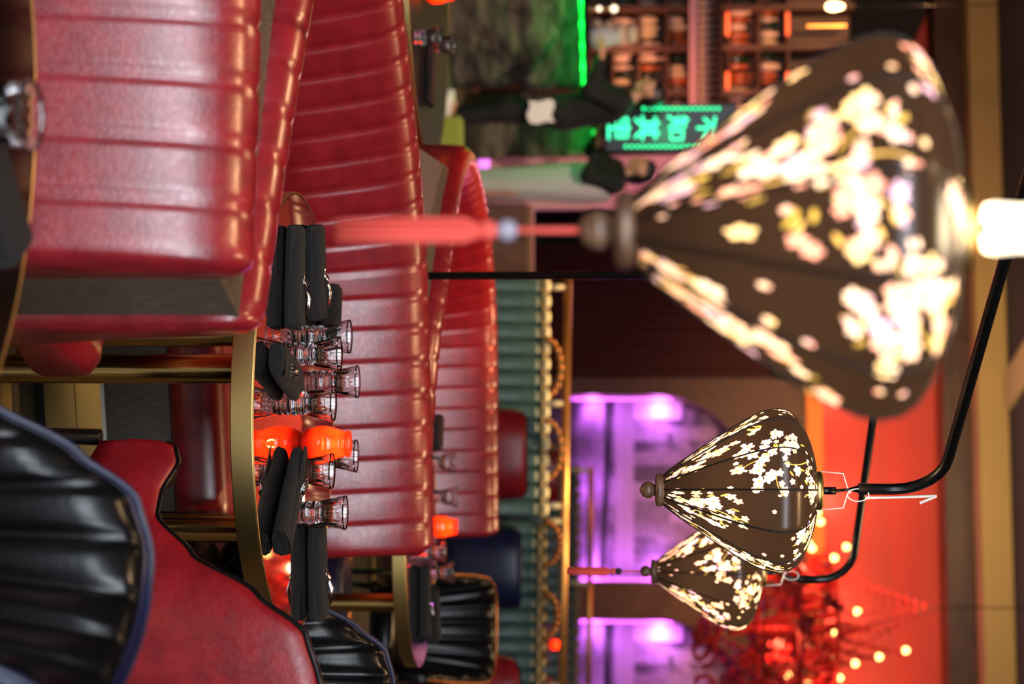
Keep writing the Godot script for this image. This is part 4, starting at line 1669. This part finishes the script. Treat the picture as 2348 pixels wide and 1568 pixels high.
	for e in [[.6, .1, .6], [-.6, -.1, .5], [0, -.35, .9], [.3, .5, -.6]]:
		omni("chandelier_light", t.position + Vector3(e[0], e[1], e[2]), Color(1, .56, .40), .4, .05)

func far_seating() -> void:
	var g0 := at(1250, 637, 11.7)
	var g1 := at(1247, 1186, 11.35)
	green_banquette("green channelled banquette with a bright cream beaded top beside the black lamp pole", Vector3(g0.x, 0, g0.z), Vector3(g1.x, 0, g1.z), at(1242, 800, 11.55).y, .30, 15, "cream_gold")
	var g2 := at(1243, 1196, 11.25)
	var g3 := at(1240, 1640, 10.9)
	green_banquette("green channelled banquette with a dull gold beaded top at the picture's bottom edge", Vector3(g2.x, 0, g2.z), Vector3(g3.x, 0, g3.z), at(1232, 1400, 11.05).y, .30, 13, "gold_paint")
	handrail("bright brass handrail on short posts above the near green banquettes", at(1302, 640, 11.9), at(1288, 1650, 11.2), .026, .96, [.02, .295, .53, .565, .93])
	for e in [[-.1, 9.0], [1.7, 1.6]]: spot("rail_light", Vector3(e[0], 5.5, -10.6), Vector3(e[0], 1.0, -11.7), Color(1, .84, .58), e[1] * 3.2, 20.0)
	var arch_at := [[1256, 842, 65, 34, "cream beaded arch on the green banquette, topmost in the picture"], [1256, 1030, 65, 34, "cream beaded arch on the green banquette, second from the picture's top"], [1252, 1245, 48, 34, "dull beaded arch behind the navy chair"], [1250, 1410, 48, 30, "dull beaded arch beside the small candle flame"]]
	for e in arch_at:
		beaded_arch(e[4], at(e[0] - 4, e[1], 11.62 - (e[1] - 800) * .0009), e[2] * 11.6 / F, e[3] * 11.6 / F, 9, "")
	var h0 := at(1325, 1066, 17.5)
	var h1 := at(1322, 1700, 16.8)
	green_banquette("farthest green banquette with a gold beaded top below the purple niches", Vector3(h0.x, 0, h0.z), Vector3(h1.x, 0, h1.z), at(1318, 1300, 17.2).y, .3, 22, "gold_paint")
	handrail("thin copper-coloured handrail above the farthest green banquette", at(1355, 1072, 17.4), at(1348, 1700, 16.8), .030, .95, [.01, .43, .93])
	var cs := at(1258, 1478, 14.0)
	candle_jar("small lit candle jar glowing under the rail by the far banquette", Vector3(cs.x, cs.y, cs.z), .05)
	tag(simple("candle_table", Vector3(cs.x, cs.y / 2 - .001, cs.z), Vector3(.3, cs.y, .3), M.brown_board), "brown table under the small far candle", "table")
	# floor strips of brass before the far platform
	for e in [[790.0, 9.25, "brass floor strip under the second round table, nearer one"], [851.0, 10.25, "brass floor strip under the second round table, farther one"]]:
		var a := at(e[0], 1360, e[1])
		tag(simple("floor_strip", Vector3(a.x + .4, .012, -e[1]), Vector3(2.2, .024, .07), M.brass_polished), e[2], "floor strip")

func _ready() -> void:
	rng.seed = 4
	var cam := Camera3D.new()
	cam.name = "camera"
	# the photograph is turned a quarter: its right is up in the room
	cam.transform = Transform3D(Basis(Vector3(0, cos(PITCH), -sin(PITCH)), Vector3(-1, 0, 0), Vector3(0, sin(PITCH), cos(PITCH))), Vector3(0, EYE, 0))
	var ca := CameraAttributesPhysical.new()
	ca.frustum_focal_length = 12.0 / (784.0 / F)
	ca.frustum_focus_distance = 3.6
	ca.exposure_aperture = 3.3
	cam.attributes = ca
	cam.fov = rad_to_deg(2.0 * atan(784.0 / F))
	add_child(cam)
	var we := WorldEnvironment.new()
	we.name = "surroundings"
	var env := Environment.new()
	env.background_mode = Environment.BG_COLOR
	env.background_color = Color(0.02, 0.02, 0.025)
	env.tonemap_mode = Environment.TONE_MAPPER_LINEAR
	env.tonemap_exposure = 1.0
	env.sdfgi_enabled = true
	env.ssao_enabled = true
	env.ssil_enabled = true
	we.environment = env
	add_child(we)
	materials()
	room()
	far_wall()

	# ---- horseshoe banquettes and the wooden dividers between them, as (x, depth)
	banquette("nearest red leather banquette, filling the top left corner of the picture", [Vector2(-1.75, 1.3), Vector2(-1.6, 1.85), Vector2(-1.2, 2.32), Vector2(-.85, 2.46), Vector2(-.48, 2.49), Vector2(-.10, 2.44)], 0.0, .96)
	var near1 := [Vector2(-.014, 2.71), Vector2(-.126, 2.785), Vector2(-.27, 2.86), Vector2(-.59, 3.04), Vector2(-.88, 3.30), Vector2(-1.03, 3.62), Vector2(-.98, 3.92), Vector2(-.80, 4.15), Vector2(-.626, 4.34), Vector2(-.43, 4.53), Vector2(-.21, 4.68), Vector2(.10, 4.76), Vector2(.59, 4.85)]
	banquette("long curved red leather banquette behind the middle table with tumblers", near1, .048, .95)
	var near2 := [Vector2(.61, 5.02), Vector2(.27, 5.08), Vector2(.09, 5.13), Vector2(-.07, 5.24), Vector2(-.25, 5.44), Vector2(-.39, 5.62), Vector2(-.54, 5.93), Vector2(-.61, 6.25), Vector2(-.55, 6.60), Vector2(-.45, 6.9), Vector2(-.30, 7.14), Vector2(0, 7.36), Vector2(.83, 7.44)]
	banquette("third red leather banquette farther back with a curled orange-lit end", near2, .06, .97)
	var st := new_st()
	prism(st, PackedVector2Array([Vector2(-.090, -2.515), Vector2(-.028, -2.665), Vector2(-.17, -2.72), Vector2(-.32, -2.80), Vector2(-.64, -2.98), Vector2(-.98, -3.25), Vector2(-1.3, -3.0), Vector2(-1.3, -2.40), Vector2(-.86, -2.53), Vector2(-.48, -2.565)]), 0, .872)
	tag(obj("divider", st, M.grey_oak_upright), "grey oak divider between the nearest and the middle red banquettes", "divider")
	st = new_st()
	prism(st, PackedVector2Array([Vector2(.585, -4.935), Vector2(.26, -4.995), Vector2(.06, -5.05), Vector2(-.13, -5.17), Vector2(-.31, -5.38), Vector2(-.46, -5.58), Vector2(-.57, -5.76), Vector2(-.535, -4.70), Vector2(-.48, -4.60), Vector2(-.24, -4.765), Vector2(.09, -4.85), Vector2(.575, -4.93)]), 0, .885)
	tag(obj("divider", st, M.grey_oak_upright), "grey oak divider between the middle and the third red banquettes", "divider")

	# ---- tables
	var t1 := round_table("round black-topped table with a brass rim set with seven tumblers", Vector3(.15, 0, -3.80))
	copy(t1, Vector3(.66, 0, -6.18), 0, "round brass-rimmed table behind the long middle banquette")
	round_table("nearest dark round table, an edge of it in the picture's top left corner", Vector3(-.29, 0, -1.605), .475, "black_marble")
	round_table("larger dark round table beyond the middle banquette at the picture's top edge", Vector3(-1.36, 0, -6.45), .70, "navy_top")

	# ---- on the middle table
	var T := .751
	var gl := tumbler("clear fluted tumbler on the middle table, topmost of its row in the picture", Vector3(-.012, T, -3.93))
	var spots := [[.026, 3.79, "clear fluted tumbler on the middle table, second from the picture's top"], [.092, 4.05, "clear fluted tumbler standing farthest back behind the folded napkin with fork"], [.130, 3.71, "clear fluted tumbler by the brass rim between the folded napkin and the candle jar"], [.272, 3.69, "clear fluted tumbler in front of the red candle jar"], [.377, 3.87, "clear fluted tumbler on the middle table, lowest of its row in the picture"], [.262, 4.03, "clear fluted tumbler half hidden behind the red candle jar"]]
	for s in spots: copy(gl, Vector3(s[0], T, -s[1]), s[0] * 7.0, s[2])
	var cj := candle_jar("glowing red glass candle jar in the middle of the near table", Vector3(.223, T, -3.84), .055)
	napkin("black folded napkin with a fork among the upper tumblers by the brass rim", Vector3(.062, T, -3.56), -.28, 1, .034)
	napkin("long black napkin roll lying slantwise between brass rim and candle jar", Vector3(.325, T, -3.60), -2.50, 1, .036, "", .26)
	napkin("black napkin roll with knife and fork on the table beside the red tub chair", Vector3(.515, T, -3.93), PI / 2 + .05, 2, .036)
	napkin("black napkin with a fork beside the banquette end, closer to the brass rim", Vector3(-.135, T, -3.66), PI / 2 - .12, 1, .034)
	napkin("black napkin with a fork beside the banquette end, farther from the brass rim", Vector3(-.155, T, -3.91), PI / 2 + .06, 1, .036)
	napkin("small black napkin standing behind the topmost tumbler of the middle table", Vector3(-.065, T, -4.10), 1.2, 0, .040, "", .13)

	# ---- on the other tables
	for s in [[.44, 6.44, "blurred tumbler on the second table, topmost there in the picture"], [.573, 6.52, "blurred tumbler on the second table, second from the picture's top"], [.835, 6.38, "blurred tumbler on the second table, lowest there in the picture"], [.725, 6.09, "blurred tumbler on the second table just below the candle jar in the picture"]]:
		copy(gl, Vector3(s[0], T, -s[1]), s[0] * 5.0, s[2])
	copy(cj, Vector3(.668, T, -6.36), .4, "bright orange candle jar on the second table")
	napkin("black napkin on the second table before the quilted black chair", Vector3(.90, T, -6.10), PI / 2, 1, .034, "", .24)
	napkin("dark thick napkin roll on the second table behind the other napkin", Vector3(.97, T, -6.27), PI / 2 + .3, 0, .05, "", .2)
	napkin("small dark napkin on the second table above its topmost tumbler in the picture", Vector3(.33, T, -6.40), 1.0, 0, .05, "", .12)
	copy(gl, Vector3(-.235, T, -1.79), .3, "blurred tumbler on the nearest dark table")
	napkin("dark grey napkin at the edge of the nearest dark table", Vector3(-.165, T, -1.90), 2.2, 0, .03, "", .16)
	copy(gl, Vector3(-1.03, T, -5.95), .3, "tumbler on the larger dark table, nearer one at the picture's top")
	copy(gl, Vector3(-1.09, T, -6.46), .9, "tumbler on the larger dark table, farther one at the picture's top")
	copy(cj, Vector3(-1.235, T, -6.22), .4, "red candle jar on the larger dark table beside its two tumblers")
	copy(cj, Vector3(-1.45, T, -6.75), .9, "red candle jar on the larger dark table, mostly outside the picture")
	napkin("dark napkin lying on the larger dark table near its tumblers", Vector3(-.95, T, -6.3), 1.3, 0, .03)

	# ---- chairs
	var red := tub_chair("red leather tub chair seen from outside at the middle table", "red_suede_leather", "black_leather", 1.28)
	red.position = Vector3(.485, 0, -3.22)
	red.rotation.y = deg_to_rad(-127)
	var navy := tub_chair("black quilted tub chair with a blue edge in the picture's bottom left corner", "navy_leather", "navy_leather")
	navy.scale = Vector3(.88, 1, .88)
	navy.position = Vector3(.130, 0, -1.88)
	navy.rotation.y = deg_to_rad(-66)
	copy_full(navy, Vector3(.73, 0, -4.14), deg_to_rad(-62), "black quilted tub chair just behind the red tub chair")
	var bronze := tub_chair("black quilted tub chair with bronze piping behind the second table", "black_leather", "bronze_piping")
	bronze.position = Vector3(1.25, 0, -7.7)
	bronze.rotation.y = deg_to_rad(-12)
	copy_full(navy, Vector3(1.29, 0, -10.25), PI, "navy tub chair seen from behind past the end of the third banquette")
	copy(red, Vector3(.60, 0, -9.6), PI, "red tub chair back rising behind the third banquette")
	copy(red, Vector3(1.80, 0, -9.0), PI + .1, "red tub chair seen from behind at the middle of the picture's bottom edge")
	copy(red, Vector3(1.05, 0, -14.3), PI, "far red tub chair seen under the brass rail")
	copy_full(navy, Vector3(1.95, 0, -13.6), PI, "far navy tub chair seen under the brass rail")
	copy(red, Vector3(2.85, 0, -13.9), PI, "far red tub chair under the brass rail, by the small flame")
	var pf := thing("pouf", "low navy pouf on the floor beyond the middle table", "stool", Vector3(.97, 0, -6.95))
	st = new_st()
	lathe(st, [[0, .10], [.135, .10], [.145, .11], [.15, .13], [.15, .31], [.147, .34], [.135, .36], [.12, .365], [0, .365]], 40, Transform3D.IDENTITY, true)
	obj("cushion", st, M.navy_leather, pf)
	st = new_st()
	lathe(st, [[0, 0], [.12, 0], [.12, .10], [0, .10]], 32)
	obj("base", st, M.brass_polished, pf)

	# ---- lanterns, poles
	var l1 := at(1455, 527, 1.62)
	var s1 := .815
	var lan1 := lantern("big blurred flowered lantern with a red tassel in the foreground", l1, s1 * 1.04, .3, true, .17, .86)
	var l2 := at(1522, 1123, 3.72)
	lantern("middle flowered silk lantern in focus with a wooden finial", l2, .823, 2.0, false, .17, .97)
	var l3 := at(1506, 1310, 5.28)
	lantern("farthest flowered lantern, half behind the middle one, with a red tassel", l3, .825, 4.1, true, .17, .95)
	var r1 := l1 + Vector3(0, .304, 0)
	var r2 := l2 + Vector3(0, .328, 0)
	var r3 := l3 + Vector3(0, .322, 0)
	var h2 := at(1968, 1121, 3.72)
	var h3 := at(1830, 1328, 5.28)
	lamp_pole("black bent lamp pole that carries the middle lantern", Vector3(-.62, .872, -2.78), h2, 2.175)
	lamp_pole("black bent lamp pole rising from the second divider to the farthest lantern", Vector3(-.187, .885, -4.97), h3, 2.195)
	hanger("black cord and white wire loop holding the middle lantern", r2, h2, true)
	hanger("dark cord and wire loop holding the farthest lantern", r3, h3, false)
	var tb := thing("spill_lit_tube", "white tube above the big blurred lantern, bulb spill painted on as glow", "lamp", r1)  # plain tube, not a lamp: spill from the lantern bulb given as emission
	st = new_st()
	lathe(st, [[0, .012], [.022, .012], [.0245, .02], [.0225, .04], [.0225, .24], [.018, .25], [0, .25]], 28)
	obj("tube", st, M.warm_white_glow, tb)
	st = new_st()
	tube(st, [Vector3(0, -.02, 0), Vector3(0, .02, 0)], .006, 8)
	tube(st, [Vector3(0, .26, 0), Vector3(0, 5.65 - r1.y, 0)], .006, 8)
	obj("cord", st, M.black_metal, tb)
	omni("added_tube_light", r1 + Vector3(.0, .14, .10), Color(1, .9, .74), .05, .03)  # added light that goes with the painted glow of the tube

	far_seating()
	bar_side()
	chandelier()
